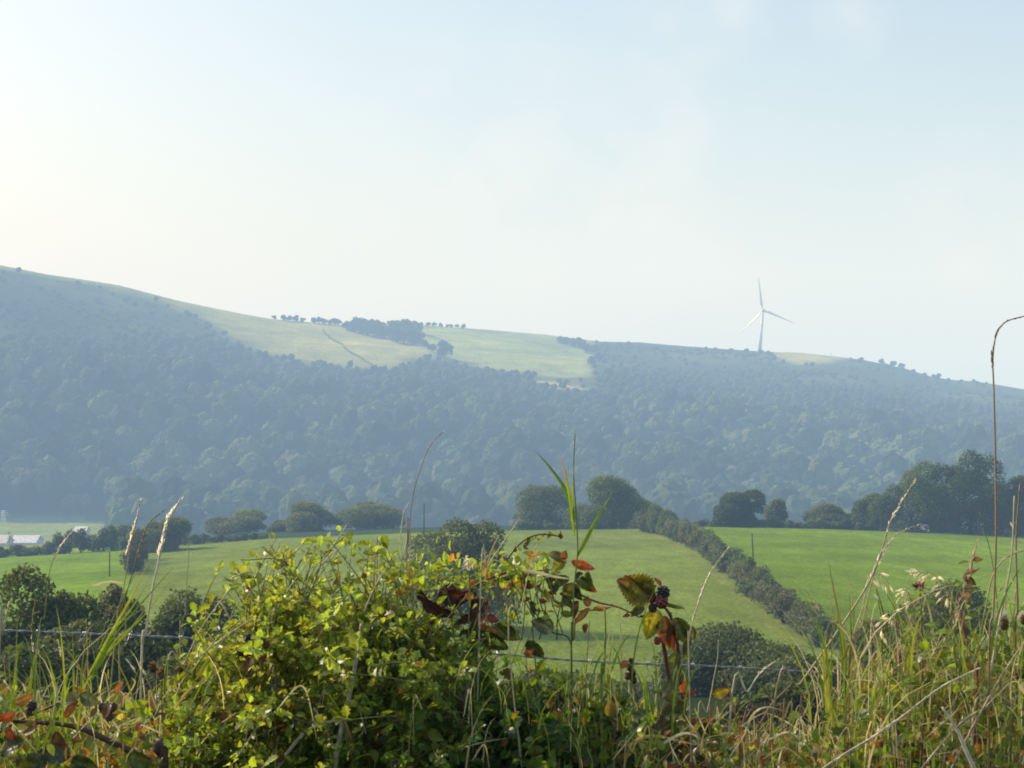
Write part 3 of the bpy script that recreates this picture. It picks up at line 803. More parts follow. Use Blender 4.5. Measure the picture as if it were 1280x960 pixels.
# --- fence
def fence():
    Y = 3.42; root = empty('barbed_wire_fence', P(640, 900, Y) * (1, 1, 0), 'twisted barbed wire fence running across behind the bramble and hawthorn', 'fence')
    for pts in ([(-260, 782), (0, 788), (130, 793), (290, 800), (420, 806), (600, 816), (740, 827), (890, 833), (1030, 841), (1100, 845), (1280, 851), (1560, 858)],
                [(-260, 858), (0, 868), (200, 879), (450, 892), (700, 905), (1010, 929), (1280, 946), (1560, 962)]):
        p = catmull(path(pts, Y), 26); L = np.concatenate([[0], np.cumsum(np.linalg.norm(np.diff(p, axis=0), axis=1))])
        s = np.arange(0, L[-1], .006); c = np.stack([np.interp(s, L, p[:, k]) for k in range(3)], 1)
        m = MB(); ph = s / .028 * np.pi
        for o in (0, np.pi):
            q = c + np.stack([0 * s, np.cos(ph + o) * .0014, np.sin(ph + o) * .0014], 1); tube(m, q, [.00135], (.36, .37, .4), 5)
        st = m.build('wire_strand', M_WIRE, root, True)
        rg = np.random.default_rng(3)
        for d in np.arange(.03, L[-1], .098):
            d += rg.normal(0, .006); b = np.array([np.interp(d, L, p[:, k]) for k in range(3)]); m = MB(); a0 = rg.uniform(0, 3.1)
            a = np.linspace(0, 4 * np.pi, 26)
            tube(m, b + np.stack([np.linspace(-.004, .004, 26), np.cos(a) * .0042, np.sin(a) * .0042], 1), [.0011], (.38, .38, .4), 5)
            for k in range(2):
                e = np.array((rg.normal(0, .35), math.cos(a0 + k * 1.5), math.sin(a0 + k * 1.5))) * .017
                tube(m, [b - e + (.003 - .006 * k, 0, 0), b + (.003 - .006 * k, 0, 0), b + e + (.003 - .006 * k, 0, 0)], [.0005, .001, .0005], (.36, .36, .38), 5)
            if abs(b[0]) < 1.15: m.build('barb', M_WIRE, st)
fence()

# --- hawthorn
def top_of(tab):
    tab = np.asarray(tab, float); return lambda x: np.interp(x, tab[:, 0], tab[:, 1])
def shrub(name, label, topf, x0, x1, bot, Yc, dY, n_tw, n_lf, size, colf, rng, rootpx, tmpl=(HAWV, HAWF), n_main=7, cat='bush', mat=None, spray=()):
    root = empty(name, (P(rootpx, 900, Yc) * (1, 1, 0)), label, cat); base = LOC[root.name]
    tips = []
    while len(tips) < n_tw:
        px = rng.uniform(x0, x1); t = topf(px)
        py = t + (bot - t) * rng.random() ** 1.25
        if py - t < 40 and rng.random() < .72: continue
        edge = np.clip((py - t) / 80, .25, 1)
        tips.append((px, py + 4, Yc + rng.normal(0, dY) * edge))
    tips += [(a, b, Yc + rng.normal(0, dY * .4)) for a, b in spray]
    ns0 = len(tips) - len(spray)
    if spray:
        for _ in range(46):
            px = rng.uniform(x0 + 5, x1 - 40); tips.append((px, topf(px) - rng.uniform(2, 36), Yc + rng.normal(0, dY * .4)))
    T = np.array([P(*t) for t in tips]); fol = MB(); mains = []
    for k in range(n_main):
        px = x0 + (x1 - x0) * (k + .5) / n_main; e = P(px, topf(px) + 70 + 40 * rng.random(), Yc + rng.normal(0, dY * .5))
        mains.append(catmull([base + (rng.normal(0, .05), rng.normal(0, .05), -.02), base * .5 + e * .5 + np.array((rng.normal(0, .04), 0, .05)), e], 10))
        m = MB(); tube(m, mains[-1], [.011, .007, .003], (.17, .13, .09), 7); m.build('branch', M_CANE, root, True)
    M = np.concatenate(mains); pos, ds, cs, szs = [], [], [], []
    for i, tp in enumerate(T):
        dd = np.linalg.norm(M - tp + np.array((0, 0, .12)), axis=1); o = M[rng.choice(np.argsort(dd)[:6])]
        L = np.linalg.norm(tp - o)
        if L > .34: o = tp + (o - tp) * .34 / L
        c = catmull([o, (o + tp) / 2 + rng.normal(0, .025, 3) + (0, 0, .02), tp], 8)
        tube(fol, c, [.0018, .0009], (.2, .14, .08) if rng.random() < .5 else (.22, .24, .07), 5, 1, False)
        k = rng.integers(n_lf - 5, n_lf + 6)
        if i >= ns0: k = 11
        elif tips[i][1] - topf(tips[i][0]) < 30: k = int(k * .62)
        u = 1 - rng.random(k) ** 1.3 * .8; j = u * (len(c) - 1.01); a = j.astype(int)
        q = c[a] + (c[a + 1] - c[a]) * (j - a)[:, None]; d = nrm(nrm(c[a + 1] - c[a]) * .6 + rdir(k, rng) + np.array((0, 0, .15)))
        tone = rng.uniform(.7, 1.22) * np.array((rng.uniform(.85, 1.12), 1, rng.uniform(.8, 1.3)))
        pos.append(q + d * .004); ds.append(d); cs.append(colf(tips[i], k, rng) * tone); szs.append(np.full(k, rng.uniform(.75, 1.2)))
    pos, ds, cs, szs = np.concatenate(pos), np.concatenate(ds), np.concatenate(cs), np.concatenate(szs)
    scatter_leaves(fol, pos, ds, size * szs * rng.uniform(.5, 1.35, len(pos)), cs, rng, tmpl)
    fol.build('foliage', [mat or M_LEAF, M_CANE], root)
    return root

HTOP = top_of([(190, 925), (205, 872), (225, 835), (245, 800), (262, 775), (285, 752), (300, 728), (325, 706), (345, 684), (358, 700), (375, 712), (395, 703), (412, 700), (430, 682), (446, 706), (470, 702), (488, 716), (520, 738), (560, 750), (610, 792)])
def hcol(t, k, rng):
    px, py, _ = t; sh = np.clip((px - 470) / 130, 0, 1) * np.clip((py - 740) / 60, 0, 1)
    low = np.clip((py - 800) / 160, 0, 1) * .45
    a = np.array((.36, .40, .065)) * (1 - low) + np.array((.21, .3, .045)) * low  # sunlit and shaded leaf tones painted in, darker low and to the right
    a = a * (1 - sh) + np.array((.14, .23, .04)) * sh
    c = a * rng.uniform(.6, 1.25, (k, 1)); y = rng.random(k) < .09; c[y] = np.array((.3, .27, .03)) * rng.uniform(.7, 1.2, (y.sum(), 1))
    b = rng.random(k) < .025; c[b] = (.2, .1, .04)
    return c
sp = [(345, 672), (350, 678), (352, 690), (432, 668), (440, 674), (428, 680), (420, 690), (296, 712), (300, 716), (278, 700), (288, 716), (460, 692), (472, 694), (395, 690), (380, 695), (335, 690), (370, 690), (322, 738), (255, 760), (240, 768), (222, 772), (448, 690), (500, 712)]
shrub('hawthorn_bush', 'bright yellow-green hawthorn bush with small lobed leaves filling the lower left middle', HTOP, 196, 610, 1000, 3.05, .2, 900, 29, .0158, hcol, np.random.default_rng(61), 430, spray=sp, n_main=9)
hw = bpy.data.objects['hawthorn_bush']
for pts, r0 in (([(410, 1060), (418, 965), (428, 905), (438, 865), (447, 815), (452, 780)], .0052), ([(420, 945), (405, 905), (392, 885)], .003), ([(330, 985), (372, 925), (402, 905), (440, 900)], .004), ([(290, 722), (312, 715), (330, 724), (345, 745)], .0013), ([(402, 706), (415, 692), (428, 683)], .0013), ([(455, 765), (468, 735), (482, 712)], .0016), ([(250, 820), (290, 790), (318, 772)], .0016)):
    m = MB(); tube(m, catmull(path(pts, 2.84), 7), [r0, r0 * .6], (.5, .42, .3), 7); m.build('branch', M_CANE, hw, True)
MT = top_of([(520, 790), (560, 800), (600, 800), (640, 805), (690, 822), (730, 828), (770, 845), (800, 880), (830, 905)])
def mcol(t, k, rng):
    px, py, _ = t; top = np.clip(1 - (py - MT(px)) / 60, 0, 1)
    a = np.array((.075, .125, .026)) * (1 - top) + np.array((.22, .28, .035)) * top  # shade painted into the leaf colour below the lighter top edge
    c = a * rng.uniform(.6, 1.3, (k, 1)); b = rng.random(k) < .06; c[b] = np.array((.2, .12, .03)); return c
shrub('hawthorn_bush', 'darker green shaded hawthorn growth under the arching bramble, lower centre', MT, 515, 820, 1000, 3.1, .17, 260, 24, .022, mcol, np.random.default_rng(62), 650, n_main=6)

# --- leafy weeds that fill the bank (nobody could count them)
def undergrowth():
    rng = np.random.default_rng(63); mb = MB()
    tab = top_of([(-200, 885), (0, 872), (60, 890), (120, 895), (200, 880), (500, 900), (780, 890), (830, 908), (900, 918), (960, 935), (1020, 925), (1060, 860), (1120, 835), (1180, 815), (1280, 800), (1500, 790)])
    n = 11000; px = rng.uniform(-180, 1460, n); t = tab(px) - rng.exponential(7, n); py = t + (1120 - t) * rng.random(n) ** 1.2; Y = rng.uniform(2.75, 3.6, n)
    pos = np.stack([(px - 640) / F * Y, Y, EYE - (py - 480) / F * Y], 1)
    u = rng.random(n); base = np.empty((n, 3)); base[:] = (.13, .19, .03)
    base[u > .45] = (.22, .28, .035); base[u > .75] = (.07, .11, .022); base[u > .88] = (.2, .13, .04); base[u > .95] = (.28, .09, .025)
    right = np.clip((px - 1000) / 150, 0, 1)[:, None]; base = base * (1 - .3 * right) + np.array((.14, .19, .03)) * .3 * right
    c = base * rng.uniform(.6, 1.3, (n, 1)); d = nrm(rdir(n, rng) + np.array((0, -.2, .2)))
    h = n // 2
    scatter_leaves(mb, pos[:h], d[:h], rng.uniform(.012, .034, h), c[:h], rng, (OVV, OVF))
    scatter_leaves(mb, pos[h:], d[h:], rng.uniform(.012, .028, n - h), c[h:], rng)
    for x0, x1, y0, y1, m_ in ((-60, 215, 885, 970, 120), (780, 1050, 915, 975, 80), (1050, 1330, 890, 970, 80)):
        x, y, Y = rng.uniform(x0, x1, m_), rng.uniform(y0, y1, m_), rng.uniform(2.62, 2.95, m_)
        p3 = np.stack([(x - 640) / F * Y, Y, EYE - (y - 480) / F * Y], 1); pal = np.array(((.3, .14, .05), (.36, .16, .04), (.2, .11, .06), (.4, .28, .1), (.16, .07, .04), (.26, .3, .05)))
        scatter_leaves(mb, p3, nrm(rdir(m_, rng) + np.array((0, -.3, -.1))), rng.uniform(.010, .024, m_), pal[rng.integers(6, size=m_)] * rng.uniform(.6, 1.2, (m_, 1)), rng, (OVV * (1, .9, 1), OVF))
    # deeper cover down to the soil
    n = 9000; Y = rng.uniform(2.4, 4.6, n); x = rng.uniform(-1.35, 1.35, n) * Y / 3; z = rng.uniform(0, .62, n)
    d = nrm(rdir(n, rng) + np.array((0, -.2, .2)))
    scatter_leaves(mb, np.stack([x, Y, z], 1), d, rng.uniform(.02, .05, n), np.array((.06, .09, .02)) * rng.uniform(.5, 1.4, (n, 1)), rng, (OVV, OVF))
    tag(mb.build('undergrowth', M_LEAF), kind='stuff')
undergrowth()

def grass():
    rng = np.random.default_rng(64); mb = MB()
    def patch(n, x0, x1, pyr, h0, h1, cols, w=(.002, .0045), lean=.16, Yr=(2.7, 3.55), wl=0.0, tip=None):
        px = rng.uniform(x0, x1, n); Y = rng.uniform(*Yr, n); py = rng.uniform(*pyr, n)
        b = np.stack([(px - 640) / F * Y, Y, EYE - (py - 480) / F * Y], 1); h = rng.uniform(h0, h1, n)
        le = np.stack([rng.normal(wl, lean, n), rng.normal(0, lean * .6, n), rng.normal(-.03, .05, n)], 1) * (h / .3)[:, None]
        c = np.asarray(cols)[rng.integers(len(cols), size=n)] * rng.uniform(.7, 1.25, (n, 1))
        blades(mb, b, h, le, rng.uniform(*w, n), c, rng, tipcol=tip)
    S, G = (STRAW, CREAM, PALE, (.3, .2, .1)), (GREEN, YGREEN, LGREEN)
    patch(150, -120, 210, (940, 1060), .10, .24, G + (OLIVE, STRAW), lean=.12)
    patch(90, -60, 120, (900, 960), .14, .28, (YGREEN, LGREEN, GREEN), (.003, .007), .07)
    patch(90, 40, 330, (880, 1000), .10, .26, S + (OLIVE,), (.0014, .003), .14)
    patch(120, 330, 800, (900, 1020), .08, .24, (GREEN, OLIVE, STRAW), (.0015, .0035), .1)
    patch(60, 700, 860, (860, 960), .1, .24, (LGREEN, GREEN), (.002, .004), .07)
    patch(330, 800, 1060, (935, 1070), .04, .11, S + (OLIVE, YGREEN), (.0014, .0032), .14)
    patch(200, 1020, 1420, (840, 1000), .10, .27, G + (YGREEN,), (.0028, .0065), .1)
    patch(260, 1020, 1420, (840, 1020), .08, .28, S + ((.2, .07, .04),), (.0013, .003), .16)
    patch(150, 1080, 1420, (800, 900), .08, .2, (LGREEN, OLIVE, PALE), (.002, .004), .1)
    patch(330, 1010, 1440, (850, 1040), .10, .30, (CREAM, PALE, STRAW, YGREEN, LGREEN, YGREEN), (.0015, .004), .2)
    patch(190, -140, 240, (890, 1060), .10, .26, (CREAM, STRAW, LGREEN, YGREEN, YGREEN, LGREEN), (.0015, .004), .2)
    patch(240, 790, 1070, (935, 1070), .05, .13, (CREAM, STRAW, PALE, YGREEN, (.4, .22, .1)), (.0013, .0034), .22)
    patch(160, 560, 830, (860, 980), .08, .2, (LGREEN, YGREEN, PALE), (.0015, .0035), .16)
    # tangled dead stems lying at all angles
    for x0, x1, y0, y1, n in ((800, 1060, 915, 985, 190), (1050, 1320, 830, 965, 130), (-40, 230, 880, 965, 110), (230, 820, 880, 965, 60)):
        for _ in range(n):
            x, y = rng.uniform(x0, x1), rng.uniform(y0, y1); a = rng.normal(1.1, .8) * rng.choice((-1, 1)); L = rng.uniform(25, 75); cv = rng.normal(0, 7)
            ribbon(mb, path([(x, y), (x + L * .5 * math.cos(a) + cv, y - L * .5 * abs(math.sin(a)) - abs(cv) * .5), (x + L * math.cos(a), y - L * math.sin(a) * .8)], rng.uniform(2.7, 3.3)), rng.uniform(.0016, .0034),
                   np.asarray([CREAM, STRAW, PALE, (.42, .25, .13), YGREEN][rng.choice(5, p=[.25, .3, .2, .13, .12])]) * rng.uniform(.8, 1.15))
    tag(mb.build('grass', M_GRASS), kind='stuff')
grass()

# --- bramble leaves
def bramble_leaf(root, base, tip, Y, width, roll, cols, droop=.12, name='leaf', dY=0.0, label=None, seed=0, mat=None, serr=.1, sharp=1.0):
    """base and tip as picture points at distance Y; roll 0 faces the camera; cols = middle, margin, tip"""
    rng = np.random.default_rng(8000 + seed); a, b = P(*base, Y), P(*tip, Y + dY); d3 = b - a; L = np.linalg.norm(d3); d = d3 / L
    f = np.array((0, -1, .15)); s0 = nrm(np.cross(f, d)); n0 = nrm(np.cross(d, s0)); r = rad(roll)
    sd, nn = s0 * math.cos(r) + n0 * math.sin(r), n0 * math.cos(r) - s0 * math.sin(r)
    W = width * Y / F / 2; nt_, ns = 25, 9; t = np.linspace(0, 1, nt_); s = np.linspace(-1, 1, ns)
    w = W * np.clip(np.sin(np.pi * t ** (.72 * sharp)) ** .8, .015, 1)
    w = w * (1 + serr * (np.arange(nt_) % 2 - .5) * 2 * (t > .06))
    tt, ss = np.meshgrid(t, s, indexing='ij'); ww = w[:, None] * ss
    vein = .035 * L * np.sin((tt - .22 * np.abs(ss)) * 15 * np.pi) * np.abs(ss) * (1 - np.abs(ss) * .6)
    lift = .42 * np.abs(ww) + vein + .03 * L * rng.normal() * ss - droop * L * (tt ** 2 - tt * .4) + .05 * L * np.sin(tt * 5 + ss * 2 + rng.uniform(0, 6))
    v = a + d * L * tt[..., None] + sd * ww[..., None] + nn * lift[..., None]
    c0, c1, c2 = (np.asarray(k, float) for k in cols)
    fm = np.clip(np.abs(ss) ** 3 + .25 * rng.normal(size=ss.shape), 0, 1)[..., None]
    ft = np.clip((tt - .62) / .38, 0, 1)[..., None] ** 1.4
    c = c0 * (1 - fm) + c1 * fm; c = c * (1 - ft) + c2 * ft
    rib = (np.abs(ss) < .13)[..., None]; c = np.where(rib, c * 1.35 + .02, c)
    i = np.arange(nt_ - 1)[:, None] * ns; j = np.arange(ns - 1)[None]
    m = MB(); m.add(v.reshape(-1, 3), np.stack([i + j, i + j + 1, i + ns + j + 1, i + ns + j], -1).reshape(-1, 4), c.reshape(-1, 3))
    o = m.build(name, mat or M_BRAM, root, True)
    if label: o['label'] = label
    return o

def berry(root, px, py, Y, r, col, label=None, seed=0):
    rng = np.random.default_rng(seed); R = r * Y / F; c = P(px, py, Y); m = MB()
    k = 34; i = np.arange(k) + .5; ph = np.arccos(1 - 2 * i / k); th = np.pi * (1 + 5 ** .5) * i
    d = np.stack([np.cos(th) * np.sin(ph), np.sin(th) * np.sin(ph), np.cos(ph)], 1)
    inst(m, ICO1[0], [ICO1[1]], c + d * R * .78 * (1, 1, 1.12), np.repeat(np.eye(3)[None], k, 0), R * .33 * rng.uniform(.85, 1.15, k), np.asarray(col) * rng.uniform(.6, 1.5, (k, 1)))
    m.add(ICO2[0] * R * (.85, .85, .95) + c, ICO2[1], np.asarray(col) * .6)
    o = m.build('berry', M_BERRY, root, True)
    sp = MB(); n = 5; a = np.arange(n) * 2 * np.pi / n + seed; dd = nrm(np.stack([np.cos(a), np.sin(a), np.full(n, .1)], 1))
    inst(sp, OVV, OVF, np.repeat((c + (0, 0, R * .95))[None], n, 0), frames(dd, np.tile((0, 0, 1.), (n, 1))), np.full(n, R * 1.1), np.tile((.2, .18, .07), (n, 1))); sp.build('sepals', M_LEAF, o)
    if label: o['label'] = label

def cane(root, pts, Y, r, col, name='cane', dy=0.0, prickles=True, ground=False, seed=0):
    q = path(pts, Y, dy)
    if ground: q = np.vstack([toground(q), q])
    c = catmull(q, 9); m = MB(); tube(m, c, r, col, 7)
    if prickles:
        rng = np.random.default_rng(seed); n = max(4, len(c) // 2); k = rng.integers(1, len(c) - 1, n); T = nrm(c[k] - c[k - 1]); d = nrm(np.cross(T, rdir(n, rng)) + .1 * T)
        inst(m, SPV * (1, 2, 2), SPF, c[k], frames(d, T), np.full(n, .006) * rng.uniform(.6, 1.2, n), np.tile(np.asarray(col if np.ndim(col) == 1 else col[0]) * 1.3, (n, 1)))
    return m.build(name, M_CANE, root, True)

def bramble_main():
    Y = 2.95; r = empty('bramble', P(852, 900, Y) * (1, 1, 0), 'upright bramble with ripe dark blackberry and large red-edged leaves before the bright field', 'bramble')
    cane(r, [(850, 985), (848, 930), (840, 870), (831, 815), (824, 785), (812, 772), (800, 770)], Y, [.0055, .0042, .0028], [(.12, .05, .035), (.16, .055, .035)], ground=True, seed=1)
    cane(r, [(866, 980), (860, 905), (850, 850), (846, 800), (838, 770), (828, 756)], Y + .02, [.005, .004, .0022], (.14, .06, .04), 'cane', seed=2)
    K = ((.06, .085, .018), (.26, .24, .02), (.3, .12, .02))
    big = [((815, 750), (772, 724), 42, 12, K, 'large dark leaf with yellow edges and red blotches'), ((812, 742), (782, 718), 22, 50, (RED, ORANGE, RED), None), ((826, 752), (856, 762), 8, 35, (DKGREEN, DKGREEN, OLIVE), None),
           ((822, 762), (808, 800), 26, 8, (YELLOW, YGREEN, YELLOW), 'yellow-green leaf lit from behind'), ((830, 770), (836, 812), 20, 30, (BROWN, RED, ORANGE), None), ((843, 772), (862, 806), 26, 15, (DKGREEN, OLIVE, BLOTCH), None),
           ((858, 782), (868, 800), 18, 20, (OLIVE, BROWN, BLOTCH), None), ((862, 788), (856, 826), 12, 25, (DKGREEN, BLOTCH, OLIVE), None), ((840, 780), (842, 818), 14, 60, (RED, BROWN, ORANGE), None), ((806, 757), (788, 771), 13, 20, (DKGREEN, BLOTCH, DKGREEN), None),
           ((818, 730), (803, 722), 9, 30, (BROWN, RED, BROWN), None), ((826, 732), (818, 722), 7, 30, (RED, BROWN, BROWN), None)]
    for i, (a, b, w, ro, c, lab) in enumerate(big): bramble_leaf(r, a, b, Y - .02, w, ro, c, seed=i, label=lab)
    tube_pts = [((824, 785), (815, 750)), ((815, 752), (820, 740), (828, 735)), ((820, 752), (827, 745))]
    for i, q in enumerate(tube_pts): cane(r, q, Y, [.0015, .001], (.18, .08, .04), 'stalk', prickles=False)
    berry(r, 829, 741, Y - .03, 8.0, (.012, .006, .012), 'ripe black berry', 1); berry(r, 827, 752, Y - .035, 8.0, (.16, .025, .025), 'unripe dark red berry', 2)
    berry(r, 815, 747, Y - .02, 6.2, (.17, .03, .035), None, 3); berry(r, 816, 760, Y - .03, 5.2, (.04, .012, .018), None, 4); berry(r, 822, 801, Y - .02, 4.6, (.3, .03, .025), None, 5)
    lo = [((846, 815), (838, 842), 13, 30, (OLIVE, GREEN, GREYG)), ((850, 865), (862, 850), 15, 25, (ORANGE, RED, RED)), ((853, 868), (870, 864), 12, 40, (RED, ORANGE, RED)), ((890, 868), (914, 862), 15, 20, (YELLOW, ORANGE, ORANGE)),
          ((855, 905), (893, 900), 22, 35, (BROWN, RED, ORANGE)), ((858, 880), (820, 905), 24, 30, (DKGREEN, BROWN, BROWN)), ((866, 905), (900, 930), 28, 20, (DKGREEN, OLIVE, BLOTCH)), ((848, 880), (815, 862), 20, 50, (BLOTCH, YELLOW, BROWN)),
          ((850, 915), (800, 920), 30, 25, (DKGREEN, BROWN, BLOTCH)), ((840, 850), (828, 872), 14, 20, (GREYG, OLIVE, CREAM)), ((846, 930), (812, 955), 30, 15, (DKGREEN, DKGREEN, BROWN)), ((858, 930), (880, 960), 28, 25, (DKGREEN, BROWN, RED))]
    for i, (a, b, w, ro, c) in enumerate(lo): bramble_leaf(r, a, b, Y - .03 - .004 * i, w, ro, c, seed=50 + i)
bramble_main()

def bramble_arch():
    Y = 3.0; r = empty('bramble', P(560, 900, Y) * (1, 1, 0), 'arching bramble cane with red and green leaves reaching right across the left field', 'bramble')
    cane(r, [(500, 960), (515, 860), (545, 770), (590, 735), (640, 714), (682, 720), (725, 743), (748, 753), (773, 759), (800, 772)], Y, [.004, .0032, .0022, .0012], [(.13, .06, .04), (.2, .09, .05), (.26, .1, .06)], ground=True, seed=3)
    cane(r, [(560, 755), (610, 728), (655, 716), (690, 712)], Y + .03, [.002, .001], (.2, .13, .07), seed=4)
    cane(r, [(615, 730), (632, 702), (652, 678), (675, 668), (704, 671)], Y + .02, [.0022, .0012], (.13, .08, .04), 'side_shoot', seed=5)
    D = [((720, 720), (746, 741), 16, 18, (DKGREEN, DKGREEN, RED), 'dark leaf with a red tip'), ((712, 722), (690, 735), 14, 35, (DKGREEN, OLIVE, DKGREEN), None), ((716, 728), (713, 750), 23, 12, (BLOTCH, OLIVE, DKGREEN), None),
         ((714, 701), (744, 712), 13, 22, (RED, ORANGE, BROWN), 'narrow red leaf'), ((708, 704), (684, 690), 18, 40, (OLIVE, BROWN, YELLOW), None), ((706, 702), (690, 712), 15, 20, (YELLOW, OLIVE, BROWN), None), ((700, 698), (708, 688), 14, 50, (BROWN, RED, BROWN), None),
         ((728, 716), (720, 728), 12, 60, (DKGREEN, DKGREEN, OLIVE), None), ((738, 757), (728, 748), 11, 20, (ORANGE, RED, ORANGE), None), ((738, 760), (717, 780), 10, 25, (ORANGE, BROWN, RED), None), ((742, 760), (770, 759), 8, 45, (ORANGE, RED, ORANGE), None),
         ((788, 769), (778, 771), 6, 40, (RED, BROWN, RED), None), ((692, 787), (664, 776), 21, 10, (GREYG, (.08, .1, .05), (.08, .1, .05)), 'grey-green rounded leaf hanging alone'),
         ((668, 695), (652, 690), 10, 40, (YELLOW, ORANGE, YELLOW), None), ((660, 698), (676, 690), 9, 40, (ORANGE, YELLOW, RED), None), ((650, 700), (640, 712), 11, 30, (YGREEN, YELLOW, YGREEN), None)]
    for i, (a, b, w, ro, c, lab) in enumerate(D): bramble_leaf(r, a, b, Y - .01 - .003 * i, w, ro, c, seed=100 + i, label=lab)
    cane(r, [(715, 850), (712, 800), (690, 790), (672, 770), (655, 740), (650, 718)], Y - .03, [.0015, .001], (.07, .09, .03), 'stalk', prickles=False)
    rg = np.random.default_rng(19)
    for i in range(34):
        u = rg.random(); x = 625 + 115 * u; y = 722 + 18 * u + rg.normal(4, 16); an = rg.uniform(-.6, 2.4); L = rg.uniform(12, 24)
        c = [(DKGREEN, OLIVE, BROWN), (BROWN, RED, BROWN), (OLIVE, YELLOW, ORANGE), (DKGREEN, DKGREEN, OLIVE), (YGREEN, OLIVE, YGREEN)][rg.choice(5, p=[.3, .2, .15, .2, .15])]
        bramble_leaf(r, (x, y), (x + L * math.cos(an), y + L * math.sin(an)), Y + rg.uniform(-.03, .06), L * rg.uniform(.4, .65), rg.uniform(5, 65), c, seed=160 + i, droop=rg.uniform(.1, .4))
    for i in range(5):
        x = 640 + i * 22; cane(r, [(x - 10, 800), (x - 6 + rg.normal(0, 6), 765), (x + rg.normal(0, 8), 728)], Y + .03, [.0014, .0008], (.16, .11, .06), 'stalk', prickles=False)
    rg = np.random.default_rng(9)
    for i in range(16):
        f = rg.random(); a = (640 + 64 * f, 690 - 25 * math.sin(f * 2.2) + 4); b = (a[0] + rg.normal(0, 7), a[1] - rg.uniform(-6, 9))
        bramble_leaf(r, a, b, Y + .02, rg.uniform(4, 7), rg.uniform(0, 60), [(YGREEN, OLIVE, YGREEN), (OLIVE, BROWN, RED)][i % 2], seed=140 + i)
    rt = np.random.default_rng(91); fol = MB(); n = 380     # fresh yellow-green tufts and red spots along the top of the hedge
    x = rt.uniform(488, 690, n); y = 742 - (x - 490) * .1 + rt.normal(-10, 13, n) - 14 * np.exp(-((x - 560) / 28) ** 2); k = rt.random(n) < .17; y = y + k * rt.uniform(10, 70, n); Yt = Y - .03 * k + rt.normal(0, .07, n)
    pos = np.stack([(x - 640) / F * Yt, Yt, EYE - (y - 480) / F * Yt], 1); c = np.tile((.3, .37, .05), (n, 1)) * rt.uniform(.6, 1.2, (n, 1)); j = rt.random(n) < .1; c[j] = ORANGE
    for q, cc in zip(pos[::7], c[::7]): tube(fol, [q - (rt.normal(0, .03), 0, .08), q], [.0012, .0008], (.2, .18, .06), 4, 1, False)
    scatter_leaves(fol, pos, nrm(rdir(n, rt) + np.array((0, 0, .5))), rt.uniform(.012, .024, n), c, rt, (OVV * (1, .8, 1), OVF))
    tag(fol.build('foliage', [M_LEAF, M_CANE], r), kind='stuff')
    PU = ((.075, .026, .026), (.05, .03, .024), (.09, .03, .03))
    for i, (a, b, w, ro) in enumerate([((548, 742), (592, 748), 24, 20), ((596, 742), (562, 766), 26, 50), ((530, 750), (566, 772), 20, 45), ((585, 762), (612, 752), 22, 15), ((600, 772), (560, 784), 20, 55), ((524, 738), (540, 760), 14, 40), ((570, 735), (545, 738), 14, 60),
                                       ((605, 775), (590, 805), 24, 30), ((620, 780), (650, 800), 24, 20), ((600, 790), (635, 812), 26, 25), ((660, 800), (680, 822), 22, 30), ((575, 790), (600, 800), 20, 30)]):
        bramble_leaf(r, a, b, Y - .03 - .012 * (i % 4), w, ro, PU if i < 7 else (DKGREEN, (.06, .04, .02), DKGREEN), seed=300 + i, label='dark purple autumn leaf' if i < 7 else None)
    for i, (a, b, w) in enumerate([((606, 770), (598, 782), 14), ((610, 768), (622, 778), 14), ((612, 764), (604, 758), 11)]): bramble_leaf(r, a, b, Y - .08, w, 25, ((.28, .06, .09), (.4, .2, .22), (.3, .05, .08)), seed=330 + i, label='curled pink-red dead leaf')
    for i, (a, b, w) in enumerate([((600, 782), (614, 786), 8), ((614, 784), (622, 790), 7), ((655, 818), (668, 812), 11), ((585, 730), (593, 724), 8), ((582, 742), (592, 748), 10), ((784, 826), (776, 836), 9)]): bramble_leaf(r, a, b, Y - .08, w, 20, (ORANGE, RED, ORANGE), seed=340 + i)
    for i, (x, y, s) in enumerate([(787, 834, 4.5), (791, 841, 4.5), (785, 845, 4.5), (792, 850, 4.2), (789, 826, 3.5)]): berry(r, x, y, Y - .02, s, (.09, .025, .025), None, 20 + i)
    cane(r, [(800, 905), (796, 870), (790, 840), (788, 824)], Y - .02, [.0014, .001], (.15, .07, .04), 'stalk', prickles=False)
bramble_arch()

